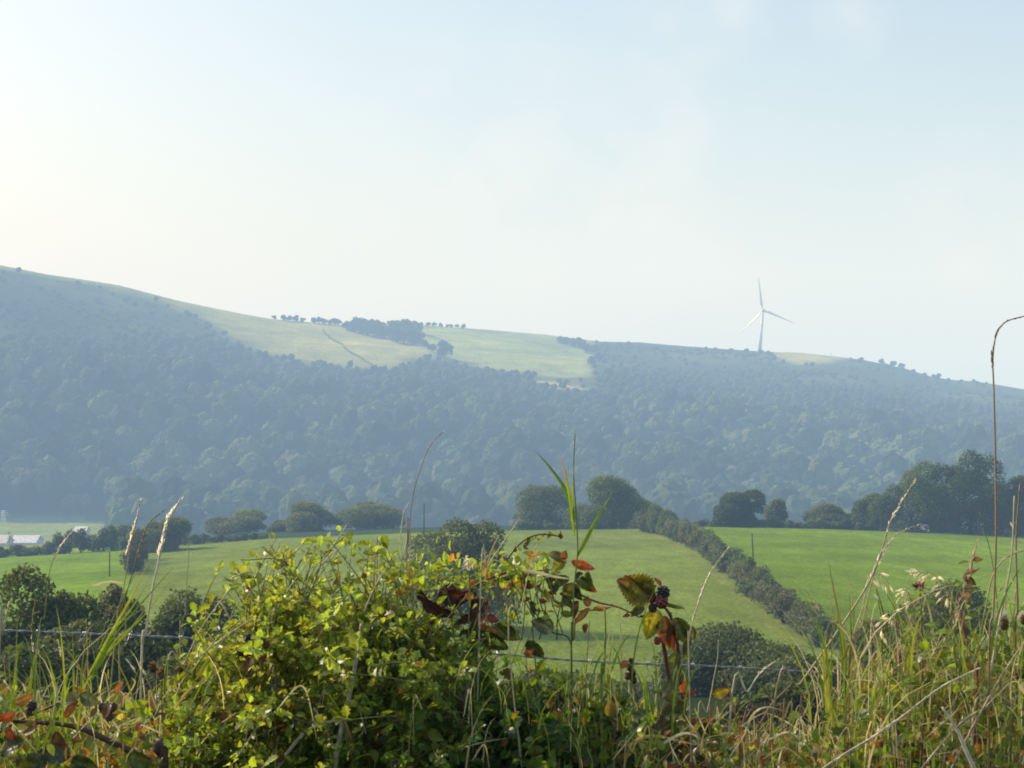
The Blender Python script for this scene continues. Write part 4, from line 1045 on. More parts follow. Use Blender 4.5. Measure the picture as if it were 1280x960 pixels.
def bramble_left():
    Y = 2.75; r = empty('bramble', P(185, 960, Y) * (1, 1, 0), 'bramble at the bottom left corner with a thick brown cane and rust-red leaves', 'bramble')
    cane(r, [(205, 985), (187, 955), (165, 940), (140, 928), (105, 912), (75, 905), (40, 903), (0, 900)], Y, [.0085, .0068, .0045, .003], [(.12, .075, .055), (.085, .045, .03)], ground=True, seed=6)
    cane(r, [(0, 915), (30, 898), (60, 885), (90, 872), (125, 868)], Y + .1, [.003, .0015], (.14, .06, .04), seed=7)
    Lf = [((100, 868), (72, 884), 16, 25, (GREYG, OLIVE, GREYG)), ((100, 868), (126, 880), 20, 15, ((.09, .12, .07), GREYG, OLIVE)), ((98, 876), (80, 897), 13, 25, (ORANGE, RED, RED)), ((92, 858), (108, 866), 9, 40, (ORANGE, YELLOW, ORANGE)), ((155, 852), (140, 870), 9, 30, (ORANGE, RED, ORANGE)),
          ((88, 945), (45, 940), 30, 35, ((.08, .11, .06), GREYG, DKGREEN)), ((90, 948), (125, 965), 32, 30, (DKGREEN, (.09, .12, .06), DKGREEN)), ((60, 950), (20, 968), 30, 20, (DKGREEN, OLIVE, DKGREEN)), ((10, 910), (18, 926), 12, 20, (RED, RED, ORANGE)),
          ((30, 925), (0, 945), 28, 30, (DKGREEN, BROWN, DKGREEN)), ((70, 915), (82, 935), 22, 30, (BROWN, DKGREEN, RED)), ((45, 905), (28, 920), 18, 30, (BLOTCH, OLIVE, RED)), ((120, 925), (105, 945), 20, 35, (YGREEN, OLIVE, YGREEN)), ((150, 915), (165, 930), 18, 30, (YGREEN, OLIVE, YELLOW)),
          ((160, 945), (200, 955), 26, 25, (DKGREEN, DKGREEN, OLIVE)), ((20, 880), (40, 868), 16, 35, (BROWN, BLOTCH, RED)), ((0, 900), (20, 890), 16, 30, (RED, BROWN, ORANGE)), ((176, 903), (170, 914), 9, 20, (RED, ORANGE, RED)), ((110, 960), (80, 985), 30, 20, (DKGREEN, GREYG, DKGREEN)), ((140, 880), (128, 898), 18, 40, (BROWN, PURPLE, BROWN))]
    for i, (a, b, w, ro, c) in enumerate(Lf): bramble_leaf(r, a, b, Y - .02 - .003 * i, w, ro, c, seed=400 + i)
    for i, (x, y, s, c) in enumerate([(134, 890, 6, (.07, .03, .025)), (141, 884, 5.5, (.1, .04, .03)), (128, 884, 5, (.06, .025, .03)), (40, 882, 6, (.05, .02, .03)), (137, 896, 5, (.08, .04, .03)), (36, 890, 4.5, (.16, .04, .03))]): berry(r, x, y, Y - .03, s, c, None, 40 + i)
    Yb = 2.9; cane(r, [(310, 860), (318, 830), (322, 805), (318, 795)], Yb, [.0014, .001], (.15, .08, .04), 'stalk', prickles=False)
bramble_left()
r = empty('bramble', P(330, 960, 2.86) * (1, 1, 0), 'cluster of dark and red blackberries on the left shoulder of the hawthorn', 'bramble')
cane(r, [(345, 900), (332, 850), (322, 815), (314, 796)], 2.86, [.002, .0012], (.16, .08, .04), ground=True, seed=8)
for i, (x, y, s, c) in enumerate([(310, 797, 5, (.02, .01, .015)), (302, 814, 6, (.015, .008, .012)), (311, 819, 6, (.16, .03, .03)), (327, 801, 5, (.05, .015, .02)), (332, 806, 4.5, (.12, .03, .03)), (328, 820, 5.5, (.28, .05, .035)), (319, 810, 4.5, (.06, .02, .02))]): berry(r, x, y, 2.83, s, c, None, 60 + i)
for i, (a, b, w, c) in enumerate([((320, 800), (300, 790), 14, (YGREEN, OLIVE, YGREEN)), ((325, 800), (345, 792), 14, (LGREEN, OLIVE, LGREEN)), ((318, 825), (304, 838), 14, (BROWN, RED, BROWN))]): bramble_leaf(r, a, b, 2.87, w, 30, c, seed=450 + i)

# bramble and briar tangle at bottom right
r = empty('bramble', P(1210, 960, 3.0) * (1, 1, 0), 'low tangled bramble with reddish leaves under the dry stalks at bottom right', 'bramble')
cane(r, [(1290, 840), (1240, 850), (1190, 880), (1150, 930), (1120, 990)][::-1], 3.0, [.003, .0016], (.2, .05, .05), ground=True, seed=9)
rg = np.random.default_rng(12)
for i in range(70):
    x, y = rg.uniform(1060, 1290), rg.uniform(850, 965); an = rg.uniform(0, 6.28); L = rg.uniform(14, 30)
    c = [(GREEN, OLIVE, YGREEN), (DKGREEN, GREEN, OLIVE), (YELLOW, ORANGE, OLIVE), (BROWN, RED, BROWN), (YGREEN, LGREEN, YGREEN)][rg.choice(5, p=[.3, .25, .1, .12, .23])]
    bramble_leaf(r, (x, y), (x + L * math.cos(an), y + L * math.sin(an)), 3.0 + rg.uniform(-.1, .25), L * .6, rg.uniform(0, 65), c, seed=500 + i)
for i, (x, y, s, c) in enumerate([(1103, 928, 5.5, (.25, .03, .04)), (1182, 945, 5, (.2, .04, .04)), (1160, 950, 5, (.1, .03, .03)), (1275, 842, 6, (.16, .02, .04)), (1102, 866 - 10, 4, (.05, .02, .04))]): berry(r, x, y, 2.9, s, c, None, 80 + i)

# --- tall grasses with seed heads
TG = [
 ('tall cream feathery grass stem leaning right in front of the dark round tree', [(176, 870), (183, 790), (190, 740), (203, 680), (208, 655), (226, 624)], 2.9, .0016, CREAM, ('spike', [(199, 695), (206, 662), (212, 642), (227, 623)], 46, .013, (.86, .84, .76), .5, 1.2), ()),
 ('thin pale grass stem with a narrow head left of the feathery cream one', [(140, 840), (150, 760), (158, 715), (163, 680), (170, 655), (175, 625)], 3.0, .0009, STRAW, ('spike', [(157, 695), (164, 668), (170, 650), (176, 625)], 46, .010, (.78, .68, .54), .35), ()),
 ('olive grass stem with a drooping dark head crossing the dark round tree', [(130, 860), (150, 770), (166, 715), (176, 680), (188, 652), (205, 638)], 3.1, .001, OLIVE, ('spike', [(170, 700), (177, 678), (188, 653), (207, 637)], 44, .010, (.36, .3, .16), .3), ()),
 ('small pale grass head low against the left field', [(50, 850), (56, 770), (61, 720), (70, 692), (88, 667)], 3.2, .0007, (.3, .33, .1), ('spike', [(68, 697), (76, 682), (88, 667)], 26, .010, (.78, .74, .58), .3), ()),
 ('stiff pale dead stalk at the far left edge', [(-2, 830), (4, 790), (12, 752)], 2.8, .0018, PALE, None, ()),
 ('short brown seed head standing behind the left barbed wire', [(40, 850), (40, 800), (44, 750)], 3.1, .0009, OLIVE, ('spike', [(39, 790), (41, 770), (44, 748)], 26, .010, (.32, .26, .12), .3), ()),
 ('clump of long green blades leaning right at left, above the wire', [(100, 870), (125, 810), (150, 755), (170, 715)], 2.95, .001, YGREEN, None, (([(110, 845), (140, 790), (165, 745), (187, 700)], .006, YGREEN), ([(112, 850), (138, 795), (165, 760), (188, 722)], .005, LGREEN), ([(115, 850), (140, 800), (170, 762), (222, 703)], .005, GREEN), ([(120, 840), (145, 800), (175, 775), (217, 721)], .004, YGREEN), ([(130, 820), (160, 790), (185, 757)], .005, LGREEN), ([(135, 742), (128, 733), (113, 732), (155, 727)], .003, CREAM))),
 ('thin dry stem with one white curved leaf above the olive bush', [(150, 860), (157, 800), (156, 740)], 3.1, .0012, STRAW, None, (([(156, 730), (140, 727), (122, 730), (113, 734)], .004, CREAM),)),
 ('very thin pink-brown stem rising against the wooded hill, left of centre', [(508, 720), (510, 680), (516, 620), (526, 585), (538, 556), (553, 540)], 3.0, .0008, (.42, .27, .18), ('spike', [(530, 572), (538, 556), (554, 540)], 14, .008, (.5, .42, .38), .3), ()),
 ('thin crooked dry stem beside the yellow blade at the hawthorn top', [(510, 730), (503, 700), (501, 670), (505, 640), (512, 628)], 3.0, .0009, CREAM, None, (([(517, 730), (514, 712), (506, 698)], .0085, (.55, .33, .02)), ([(512, 728), (520, 706), (521, 690)], .003, CREAM))),
 ('tall green grass with long split blades in the middle of the picture', [(714, 850), (716, 800), (717, 740), (722, 690), (720, 640), (717, 590), (719, 542)], 2.85, .0011, (.15, .22, .05), ('spike', [(718, 560), (718, 550), (719, 540)], 6, .008, (.3, .32, .1), .15),
    (([(717, 660), (710, 620), (692, 590), (668, 562)], .0075, GREEN), ([(718, 670), (714, 630), (708, 600), (702, 568)], .008, [LGREEN, LGREEN, ORANGE]), ([(722, 695), (735, 670), (748, 645), (768, 612)], .0075, LGREEN), ([(718, 655), (716, 620), (717, 580)], .004, YGREEN))),
 ('pale straw stalk leaning right at the hedge top before the lone many-domed tree', [(600, 760), (610, 710), (628, 680), (650, 648)], 2.9, .001, PALE, None, (([(606, 725), (614, 690), (626, 665)], .004, STRAW),)),
 ('thin dry straw crossing the arching bramble cane', [(640, 850), (652, 760), (660, 720), (671, 680)], 2.8, .0009, PALE, None, (([(652, 712), (672, 716), (700, 722), (721, 724)], .006, CREAM),)),
 ('white-tipped bent grass head hanging over the field, left of the diagonal hedge', [(862, 870), (862, 800), (868, 770), (882, 730), (893, 708), (908, 687)], 2.8, .0009, (.55, .5, .33), ('spike', [(866, 778), (876, 742), (888, 716), (909, 686)], 40, .010, (.88, .83, .68), .25), ()),
 ('long straw stem with a beaded head crossing the right field diagonally', [(965, 900), (1000, 855), (1050, 785), (1085, 730), (1100, 695), (1112, 655), (1127, 628), (1143, 602)], 2.85, .0014, (.45, .38, .2), ('spike', [(1088, 722), (1102, 690), (1113, 652), (1127, 627), (1144, 601)], 46, .011, (.84, .78, .6), .4), ()),
 ('short pale drooping head just right of the long beaded head', [(1060, 870), (1078, 780), (1092, 720), (1104, 690), (1120, 668), (1145, 657)], 3.0, .0009, STRAW, ('spike', [(1098, 706), (1108, 684), (1122, 667), (1146, 657)], 26, .010, (.8, .74, .56), .35), ()),
 ('tallest dry stem at the right edge, its brown head bent over against the sky', [(1236, 880), (1242, 760), (1245, 670), (1244, 560), (1242, 480), (1241, 450), (1245, 420), (1258, 402), (1290, 393)], 2.75, .0013, [(.34, .2, .1), (.42, .3, .16), (.4, .3, .18)], ('spike', [(1241, 462), (1241, 440), (1246, 416), (1260, 401), (1292, 393)], 42, .011, (.32, .22, .12), .22, 1.2), ()),
 ('pale branching stem bearing small oat spikelets over the right field', [(1050, 880), (1065, 800), (1078, 760), (1086, 722), (1100, 718), (1112, 730)], 2.95, .0009, PALE, ('oat', [(1080, 740), (1086, 722), (1098, 718), (1110, 728)], 9, .011, (.86, .8, .62), .014, .3), ()),
 ('arching oat grass with a row of pale spikelets beside the purple-topped weed', [(1210, 880), (1205, 800), (1190, 752), (1178, 730), (1162, 716), (1143, 717)], 2.9, .0008, (.4, .42, .15), ('oat', [(1188, 748), (1177, 729), (1161, 716), (1143, 717)], 15, .012, (.86, .8, .6), .012), ()),
 ('drooping oat head on a green stem in front of the right dark bush', [(1112, 900), (1113, 830), (1112, 785), (1118, 765), (1124, 764)], 2.9, .001, GREEN, ('oat', [(1112, 780), (1116, 766), (1104, 778), (1101, 795)], 10, .012, (.88, .82, .62), .012), ()),
 ('thin stem with two pale hanging spikelets left of the purple-topped weed', [(1150, 860), (1143, 780), (1137, 745), (1132, 738)], 3.0, .0008, OLIVE, ('oat', [(1140, 755), (1135, 738), (1128, 745)], 8, .012, (.88, .82, .62), .013), ()),
 ('reddish arching grass head reaching in from the right edge', [(1190, 900), (1216, 830), (1230, 770), (1241, 720), (1258, 697), (1285, 686)], 2.85, .0013, STRAW, ('spike', [(1240, 724), (1250, 704), (1264, 694), (1288, 685)], 30, .009, (.42, .24, .13), .25), ()),
 ('upright pale jointed stem near the right edge', [(1215, 960), (1235, 860), (1247, 790), (1257, 740), (1265, 690), (1268, 620)], 2.8, .0016, PALE, ('oat', [(1255, 750), (1262, 710), (1267, 660)], 9, .009, (.66, .6, .42), .015), ()),
 ('brown dry stalk at the far right in front of the dark trees', [(1270, 860), (1272, 760), (1270, 680), (1275, 605)], 2.9, .0017, (.33, .22, .13), ('spike', [(1270, 670), (1272, 640), (1276, 604)], 30, .010, (.4, .3, .2), .3), ()),
 ('dark green stem with bare top standing in the right field', [(1250, 880), (1248, 780), (1240, 700), (1224, 640)], 3.1, .0008, OLIVE, None, ()),
 ('bright green broad blade with a reddish companion right of the wire barbs', [(1056, 890), (1054, 830), (1047, 780)], 2.85, .0014, LGREEN, None, (([(1058, 860), (1054, 800), (1047, 762), (1035, 700)], .006, [GREEN, OLIVE, BROWN]), ([(1055, 850), (1052, 800), (1044, 745)], .010, LGREEN), ([(1060, 850), (1064, 800), (1062, 740)], .005, OLIVE), ([(1040, 900), (1030, 840), (1033, 790)], .009, (.36, .34, .03)), ([(1046, 920), (1036, 860), (1040, 815)], .007, YGREEN))),
 ('pair of dark blades pointing up left in front of the right bush', [(1112, 830), (1105, 790), (1095, 735)], 3.0, .0011, GREEN, None, (([(1112, 800), (1104, 765), (1094, 730)], .004, DKGREEN), ([(1128, 790), (1118, 760), (1105, 738)], .004, DKGREEN))),
 ('upright green stem between bramble and hawthorn crossing the wire', [(752, 900), (755, 840), (757, 790), (756, 760)], 2.9, .0016, LGREEN, None, (([(754, 850), (757, 800), (757, 768)], .004, LGREEN), ([(760, 850), (775, 810), (791, 788)], .005, LGREEN), ([(740, 850), (748, 825), (760, 808)], .004, GREEN))),
 ('stiff straw stalk standing behind the wire right of the bramble', [(872, 930), (884, 890), (892, 850), (897, 822), (898, 800)], 3.2, .001, PALE, None, ()),
 ('pale dry stalk slanting across below the barbed wire', [(912, 905), (935, 865), (950, 842), (970, 826)], 2.9, .0014, CREAM, ('spike', [(945, 848), (955, 836), (972, 825)], 16, .010, CREAM, .4), ()),
 ('thick dry straw stalk lying diagonally across the bottom right', [(900, 1050), (1040, 953), (1090, 922), (1130, 894), (1175, 860), (1222, 836)], 2.65, .0015, [(.5, .42, .24), (.6, .52, .33)], ('spike', [(1040, 953), (1090, 922), (1130, 894), (1175, 860), (1222, 836)], 190, .013, (.62, .54, .36), .22, 1.3), ()),
 ('dry rough stalk crossing steeply at the right edge', [(1140, 1060), (1205, 930), (1232, 880), (1255, 840), (1285, 795)], 2.7, .0014, [(.36, .27, .16), (.5, .42, .26)], ('spike', [(1195, 950), (1232, 880), (1255, 840), (1285, 795)], 150, .012, (.56, .47, .31), .22, 1.2), ()),
 ('thin pale stalk running up to the crossing of the dry stalks', [(1080, 1050), (1190, 915), (1230, 885), (1245, 870)], 2.72, .0012, PALE, ('spike', [(1150, 965), (1190, 915), (1230, 885), (1246, 869)], 70, .011, (.55, .47, .3), .25), ()),
 ('broken cream stalk with a dark shaded side lying below the crossing stalks', [(1250, 1030), (1212, 948), (1196, 912), (1178, 884)], 2.62, .0026, CREAM, None, ()),
 ('curled straw blade looping over the bottom of the bramble', [(780, 985), (790, 940), (800, 922)], 2.75, .0012, STRAW, None, (([(778, 965), (790, 930), (812, 920), (845, 925), (872, 932)], .006, [ORANGE, STRAW, CREAM]), ([(815, 938), (850, 918), (870, 920), (875, 935)], .005, CREAM), ([(930, 925), (940, 895), (958, 884), (985, 890)], .005, [BROWN, CREAM, STRAW]), ([(960, 925), (985, 915), (1000, 925)], .004, CREAM))),
 ('reddish bare stem leaning beside the dry tussock', [(925, 940), (950, 905), (965, 880), (990, 855)], 2.9, .0016, (.3, .16, .12), None, ()),
 ('orange-brown upright blade in the dry tussock', [(925, 960), (924, 920), (916, 880), (905, 838)], 2.8, .0013, (.36, .24, .06), None, (([(925, 955), (928, 920), (922, 895)], .005, ORANGE),)),
 ('greenish stem with a hooked top right of the hawthorn', [(672, 860), (666, 790), (668, 750), (672, 740)], 3.0, .0009, OLIVE, None, (([(690, 790), (706, 768), (738, 763), (760, 760)][::-1], .0045, GREEN),)),
 ('pale dry stem slanting right, left of the hawthorn', [(205, 880), (230, 830), (255, 780), (300, 720)], 3.0, .0012, PALE, ('spike', [(262, 770), (280, 745), (303, 716)], 12, .010, CREAM, .4), ()),
 ('yellowing blade slanting right through the wire at left', [(205, 890), (240, 840), (270, 800), (300, 775)], 2.9, .0014, YGREEN, None, (([(245, 850), (270, 810), (302, 774)], .006, (.36, .36, .05)), ([(215, 890), (240, 860), (275, 840)], .005, STRAW))),
 ('faint thin bent grass in the left field', [(232, 860), (232, 760), (236, 690), (233, 665)], 3.3, .0006, (.35, .38, .15), None, ()),
]
for i, (lab, pts, Yd, r0, c, hd, lv) in enumerate(TG): stem_thing(lab, pts, Yd, r0, c, hd, lv, seed=i)
# many ordinary thin stems through the bank
rg = np.random.default_rng(31)
def many(n, x0, x1, y0, y1, label, group, c, hc=None, Yr=(2.75, 3.3), lean=22):
    for i in range(n):
        x, y = rg.uniform(x0, x1), rg.uniform(y0, y1); l = rg.normal(0, lean); b = 930 if y < 880 else 990
        pts = [(x, b), (x + l * .3, (b + y) / 2), (x + l, y)]; hd = None
        if hc and rg.random() < .6: hd = ('spike', [(x + l * .75, y + (b - y) * .16), (x + l, y)], 18, .009, hc, .3)
        stem_thing(label, pts, rg.uniform(*Yr), rg.uniform(.0006, .0011), np.asarray(c) * rg.uniform(.7, 1.2), hd, (), seed=int(rg.integers(1e6)), group=group)
many(16, 20, 330, 770, 860, 'thin straw stem among the weeds left of the hawthorn', 'thin stems left of the hawthorn', STRAW, CREAM)
many(12, 570, 800, 770, 850, 'thin greenish stem rising from the shaded growth below the bramble', 'thin stems below the arching bramble', (.25, .22, .08))
many(14, 820, 1040, 850, 910, 'thin reddish straw stem in the dry tussock below the wire', 'thin stems in the dry tussock', (.38, .25, .14))
many(34, 1060, 1285, 720, 860, 'thin stem in the tall weeds at the right side', 'thin stems in the right weeds', (.33, .3, .12), (.6, .52, .34))

# --- broad-leaved weeds at right
def weed(label, pts, Y, r, col, leafcol, n, ln, seed, name='weed_plant', cat='weed', start=.35, top=None, hang=.15):
    rng = np.random.default_rng(seed); q = path(pts, Y); full = np.vstack([toground(q), q]); root = empty(name, full[0], label, cat)
    c = catmull(full, 10); m = MB(); tube(m, c, [r * 1.2, r, r * .6], col, 7); m.build('stem', M_CANE, root, True)
    for i in range(n):
        k = int((start + (1 - start) * (i + .5) / n) * (len(c) - 2)); b = c[k]; a = i * 2.4 + rng.normal(0, .3); L = ln * (1.1 - .5 * i / n) * rng.uniform(.8, 1.2)
        d = nrm(np.array((math.cos(a), math.sin(a) * .6, .35 - hang * rng.random() * 3))); m = MB()
        inst(m, OVV * (1, .95, 1), OVF, (b + d * .006)[None], frames(d[None], np.array([[0, -.4, 1.]])), np.array([L]), (np.asarray(leafcol[rng.integers(len(leafcol))]) * rng.uniform(.8, 1.2))[None]); m.build('leaf', M_LEAF, root)
    if top: top(root, c[-1], rng)
    return root
def budtop(col, n=14, r=.012):
    def f(root, q, rng):
        m = MB(); d = nrm(rdir(n, rng) + np.array((0, 0, .5)))
        inst(m, SPV * (1, 1.4, 1.4), SPF, q + d * r * .2, frames(d, rdir(n, rng)), r * rng.uniform(.7, 1.3, n), np.asarray(col) * rng.uniform(.6, 1.4, (n, 1))); m.build('flower_head', M_STRAW, root)
    return f
WG = (LGREEN, YGREEN, GREEN)
weed('leafy green weed topped by a small purple flower head, right of centre', [(1152, 940), (1153, 850), (1152, 780), (1150, 735)], 2.9, .0022, (.16, .15, .05), WG, 16, .036, 1, top=budtop((.22, .06, .1), 16))
weed('leafy green weed left of the purple-topped one', [(1140, 950), (1146, 880), (1148, 800)], 3.0, .002, (.2, .22, .05), WG, 14, .035, 2)
weed('weed with paired pale leaves below the withered stalk', [(1195, 940), (1196, 860), (1193, 790), (1198, 730)], 3.0, .002, (.2, .2, .06), WG, 14, .038, 3)
weed('bushy green weed in the lower right under the dry stalks', [(1180, 985), (1178, 930), (1172, 850)], 3.1, .002, (.16, .17, .05), (GREEN, LGREEN, DKGREEN), 20, .036, 4)
weed('short leafy weed at the right edge', [(1262, 975), (1258, 900), (1262, 830)], 3.0, .002, (.16, .17, .05), (GREEN, LGREEN, OLIVE), 18, .036, 5)
weed('fresh green weed just right of the thick diagonal stalk', [(1225, 970), (1218, 900), (1212, 845)], 3.15, .002, (.16, .17, .05), (GREEN, LGREEN, GREEN), 18, .036, 6)
weed('yellow-green weed between the two dry tussocks at right', [(1100, 985), (1095, 920), (1098, 850)], 3.1, .002, (.2, .2, .06), (YGREEN, LGREEN, OLIVE), 14, .034, 7)
weed('green weed with thin leaves at bottom centre right', [(985, 985), (980, 950), (985, 915)], 3.0, .002, (.2, .2, .06), (LGREEN, OLIVE, GREEN), 14, .028, 8)
# withered stalk with curled dark leaves
r = weed('withered stalk with dark curled leaves, in front of the right field', [(1196, 900), (1200, 810), (1205, 770), (1212, 730), (1216, 700), (1222, 676)], 2.85, .0016, (.3, .22, .12), (OLIVE,), 2, .02, 9, name='withered_weed')
for i, (a, b, w, ro, c) in enumerate([((1216, 696), (1229, 702), 8, 40, (BROWN, OLIVE, BROWN)), ((1208, 712), (1226, 714), 12, 50, ((.24, .17, .1), BROWN, BROWN)), ((1208, 720), (1220, 734), 10, 30, ((.06, .04, .02), BROWN, BROWN)), ((1204, 735), (1228, 735), 5, 20, ((.06, .04, .02), OLIVE, OLIVE)),
                                      ((1200, 740), (1216, 748), 14, 30, ((.2, .14, .08), BROWN, (.06, .04, .02))), ((1212, 716), (1204, 726), 9, 40, ((.3, .22, .13), STRAW, BROWN)), ((1202, 728), (1190, 731), 8, 30, (LGREEN, GREEN, GREEN)), ((1205, 756), (1213, 759), 9, 40, (LGREEN, OLIVE, OLIVE))]):
    bramble_leaf(r, a, b, 2.84, w, ro, c, seed=600 + i, droop=.5, mat=M_STRAW)
rg = np.random.default_rng(41); m = MB(); head_spike(m, path([(1190, 790), (1196, 765), (1202, 745), (1206, 730)], 2.83), rg, 26, .014, (.6, .5, .34), .8); m.build('seed_head', M_STRAW, r)
m = MB(); head_spike(m, path([(1212, 712), (1216, 695), (1224, 672)], 2.83), rg, 20, .011, (.6, .5, .32), .4); m.build('seed_head', M_STRAW, r)
# red dock stems
weed('thick red dock stem in front of the right dark bush', [(1220, 900), (1212, 825), (1206, 790), (1200, 765)], 2.95, .0034, (.3, .075, .06), (OLIVE, BROWN), 3, .03, 10, name='dock_plant')
weed('short dark red dock stem left of the purple-topped weed', [(1124, 880), (1122, 830), (1120, 775)], 3.0, .0026, (.24, .075, .065), (OLIVE, BROWN), 3, .026, 11, name='dock_plant')
# thistle gone to seed
def downtop(cx, cy, Y, s, sd):
    def f(root, q, rng):
        c = P(cx, cy, Y); m = MB(); n = 130; d = nrm(rdir(n, rng) + np.array((-.35, 0, .35)))
        inst(m, SPV * (1, .25, .25), SPF, np.repeat(c[None], n, 0), frames(d, rdir(n, rng)), s * rng.uniform(.7, 1.15, n), np.tile((.78, .72, .6), (n, 1))); m.build('seed_down', M_DOWN, root)
        m = MB(); m.add(ICO2[0] * s * (.45, .45, .7) + c + (s * .15, 0, -s * .55), ICO2[1], (.2, .13, .06)); d = nrm(rdir(40, rng)); inst(m, SPV, SPF, c + (s * .15, 0, -s * .55) + d * s * .35, frames(nrm(d + (0, 0, .8)), rdir(40, rng)), np.full(40, s * .5), np.tile((.3, .22, .1), (40, 1))); m.build('seed_head', M_STRAW, root)
    return f
weed('thistle with a white fluffy seed head at the right edge', [(1262, 960), (1264, 880), (1262, 820), (1258, 785)], 2.9, .0022, (.2, .22, .08), (GREYG, GREEN), 8, .036, 12, name='thistle', top=downtop(1253, 772, 2.9, .018, 1))
weed('second fluffy thistle half cut off by the right edge', [(1276, 960), (1280, 880), (1279, 800), (1278, 782)], 2.95, .0022, (.2, .22, .08), (GREYG, GREEN), 8, .036, 13, name='thistle', top=downtop(1278, 770, 2.95, .013, 2))
# knapweed seed heads left of the hawthorn
def knap(label, tip, root_px, Y, seed):
    rng = np.random.default_rng(seed); q = path([(root_px, 930), ((root_px + tip[0]) / 2 + 3, 885), (tip[0], tip[1] + 6)], Y); full = np.vstack([toground(q), q])
    root = empty('knapweed', full[0], label, 'knapweed'); m = MB(); tube(m, catmull(full, 6), [.0014, .0009], (.17, .15, .07), 6); m.build('stem', M_CANE, root, True)
    c = P(*tip, Y); m = MB(); m.add(ICO2[0] * .0068 * (1, 1, 1.1) + c, ICO2[1], (.16, .1, .05)); n = 46; d = nrm(rdir(n, rng)); inst(m, SPV * (1, 1.6, 1.6), SPF, c + d * .005, frames(nrm(d + (0, 0, .9)), rdir(n, rng)), np.full(n, .006), np.array((.24, .15, .07)) * rng.uniform(.6, 1.3, (n, 1)))
    d = nrm(rdir(26, rng) * .6 + (0, 0, 1)); inst(m, SPV * (1, .6, .6), SPF, c + (0, 0, .004) + d * .002, frames(d, rdir(26, rng)), np.full(26, .009), np.tile((.4, .27, .13), (26, 1))); m.build('seed_head', M_STRAW, root)
for i, (t, lab) in enumerate([((191, 836), 'upper left brown knapweed seed head'), ((202, 843), 'brown knapweed head touching the upper left one'), ((224, 837), 'topmost knapweed head of the right pair'), ((238, 840), 'rightmost knapweed seed head'), ((205, 864), 'lowest knapweed seed head, below the others')]):
    knap(lab + ' left of the hawthorn', t, t[0] + 6, 2.9 + .03 * i, 70 + i)
# white dead flower bits on the hedge top
r = empty('bindweed_flower', P(584, 706, 2.9) * (1, 1, 0), 'small white drooping flower at the top of the hedge in front of the lone tree', 'flower')
m = MB(); q = np.vstack([[P(584, 800, 2.92) * (1, 1, 0)], path([(586, 800), (588, 740), (585, 700)], 2.9)]); tube(m, catmull(q, 6), [.0012, .0008], GREEN, 5); m.build('stem', M_CANE, r, True)
for i, (a, b, w) in enumerate([((586, 698), (578, 712), 8), ((587, 698), (586, 714), 9), ((588, 698), (591, 711), 6), ((584, 697), (582, 694), 5)]): bramble_leaf(r, a, b, 2.88, w, 20, ((.75, .75, .6),) * 3, name='petal', seed=700 + i, serr=0)


# ------------------------------------------------------------------ haze, sky, sun, camera
SUN_AZ, SUN_EL = -62.0, 33.0      # degrees left of the viewing direction, above the horizon
def haze():
    mb = MB(); box(mb, (0, 3400, 60), (15000, 7600, 880), (1, 1, 1))
    m, nt, out = new_mat('haze_air'); J = (.91, .935, .90); S = (.000205, .000305, .00045)
    k = max(S)
    ab = N(nt, 'ShaderNodeVolumeAbsorption', i_Density=k); ab.inputs['Color'].default_value = (*[1 - s / k for s in S], 1)
    em = N(nt, 'ShaderNodeEmission', i_Strength=1.0); em.inputs['Color'].default_value = (*[s * j for s, j in zip(S, J)], 1)  # even glow standing in for daylight scattered by the hazy air
    ad = N(nt, 'ShaderNodeAddShader'); nt.links.new(ab.outputs[0], ad.inputs[0]); nt.links.new(em.outputs[0], ad.inputs[1])
    nt.links.new(ad.outputs[0], out.inputs['Volume'])
    try: m.cycles.homogeneous_volume = True
    except Exception: pass
    tag(mb.build('haze', m), kind='stuff')
haze()

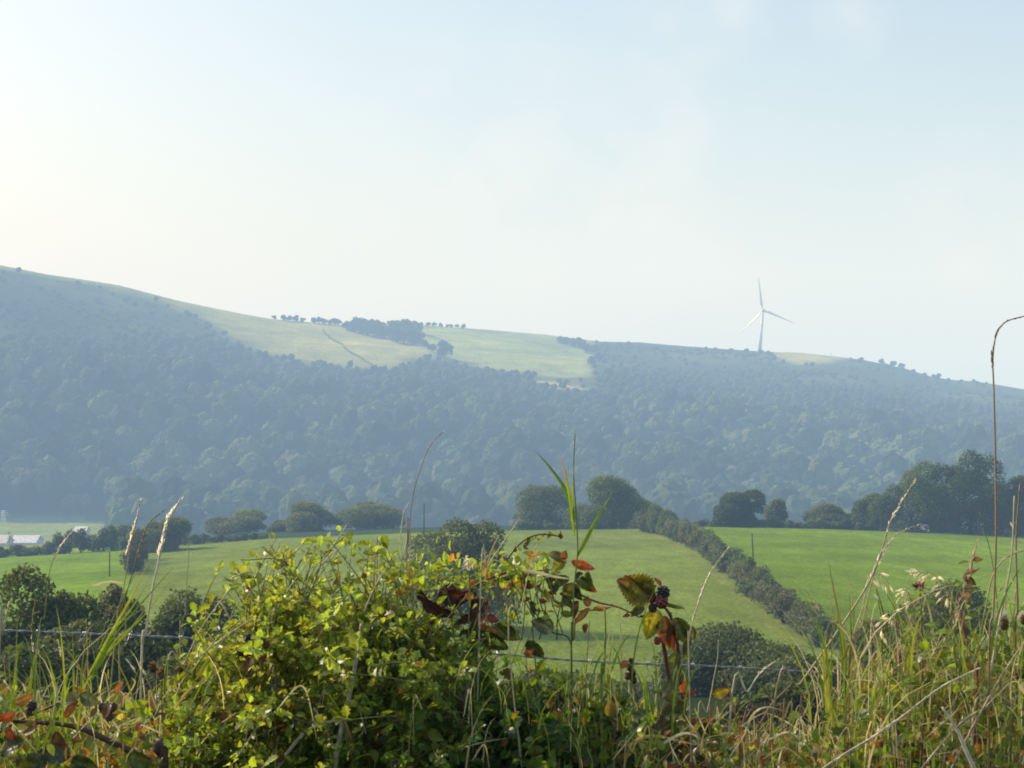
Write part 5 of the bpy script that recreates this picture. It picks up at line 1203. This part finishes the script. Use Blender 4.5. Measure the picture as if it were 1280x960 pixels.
w = bpy.data.worlds.new('World'); scene.world = w; w.use_nodes = True
nt = w.node_tree; nt.nodes.clear()
out = nt.nodes.new('ShaderNodeOutputWorld'); bg = N(nt, 'ShaderNodeBackground', i_Strength=.185)
sky = N(nt, 'ShaderNodeTexSky', sky_type='NISHITA', sun_disc=False)
sky.sun_elevation = rad(SUN_EL); sky.sun_rotation = rad(SUN_AZ); sky.dust_density = 3.0; sky.air_density = 1.0; sky.altitude = 100
geo = N(nt, 'ShaderNodeTexCoord'); nz = N(nt, 'ShaderNodeTexNoise', i_Scale=16.0, i_Detail=5.0)
nt.links.new(geo.outputs['Generated'], nz.inputs['Vector'])
cur = None
for px, py, rr in ((830, 45, .03), (905, 30, .02), (1060, 20, .016), (640, 225, .06), (800, 235, .05), (1230, 270, .03)):
    d = nrm(P(px, py, 1.0) - (0, 0, EYE))
    ds = N(nt, 'ShaderNodeVectorMath', operation='DISTANCE'); ds.inputs[1].default_value = tuple(d)
    nt.links.new(geo.outputs['Generated'], ds.inputs[0])
    mr = N(nt, 'ShaderNodeMapRange', interpolation_type='SMOOTHSTEP'); mr.inputs[1].default_value = rr * 2.2; mr.inputs[2].default_value = 0; mr.inputs[3].default_value = 0; mr.inputs[4].default_value = 1
    nt.links.new(ds.outputs['Value'], mr.inputs[0])
    if cur is None: cur = mr.outputs[0]
    else:
        mx = N(nt, 'ShaderNodeMath', operation='MAXIMUM'); nt.links.new(cur, mx.inputs[0]); nt.links.new(mr.outputs[0], mx.inputs[1]); cur = mx.outputs[0]
nm = N(nt, 'ShaderNodeMapRange'); nm.inputs[1].default_value = .42; nm.inputs[2].default_value = .66; nt.links.new(nz.outputs['Fac'], nm.inputs[0])
mu = N(nt, 'ShaderNodeMath', operation='MULTIPLY'); nt.links.new(cur, mu.inputs[0]); nt.links.new(nm.outputs[0], mu.inputs[1])
m2 = N(nt, 'ShaderNodeMath', operation='MULTIPLY', i_1=.2); nt.links.new(mu.outputs[0], m2.inputs[0])
cm = N(nt, 'ShaderNodeMix', data_type='RGBA'); cm.inputs[7].default_value = (8.2, 7.2, 6.2, 1)
nt.links.new(m2.outputs[0], cm.inputs[0]); nt.links.new(sky.outputs[0], cm.inputs[6])
nt.links.new(cm.outputs[2], bg.inputs[0]); nt.links.new(bg.outputs[0], out.inputs[0])

sd = bpy.data.lights.new('sun', 'SUN'); sd.energy = 5.0; sd.angle = rad(.5); sd.color = (1, .94, .84)
so = bpy.data.objects.new('sun', sd); COL.objects.link(so)
az, el = rad(SUN_AZ), rad(SUN_EL)
so.rotation_euler = Vector((math.sin(az) * math.cos(el), math.cos(az) * math.cos(el), math.sin(el))).to_track_quat('Z', 'Y').to_euler()
so.location = (-20, 10, 30)

cd = bpy.data.cameras.new('camera'); cd.sensor_width = 36; cd.lens = 36 * F / 1280; cd.clip_start = .05; cd.clip_end = 20000
co = bpy.data.objects.new('camera', cd); COL.objects.link(co); co.location = (0, 0, EYE); co.rotation_euler = (rad(90), 0, 0)
scene.camera = co
scene.view_settings.view_transform = 'Standard'; scene.view_settings.look = 'None'; scene.view_settings.exposure = 0
cy = scene.cycles
cy.max_bounces = 8; cy.diffuse_bounces = 4; cy.glossy_bounces = 2; cy.transmission_bounces = 4; cy.volume_bounces = 0
cy.filter_width = 1.9
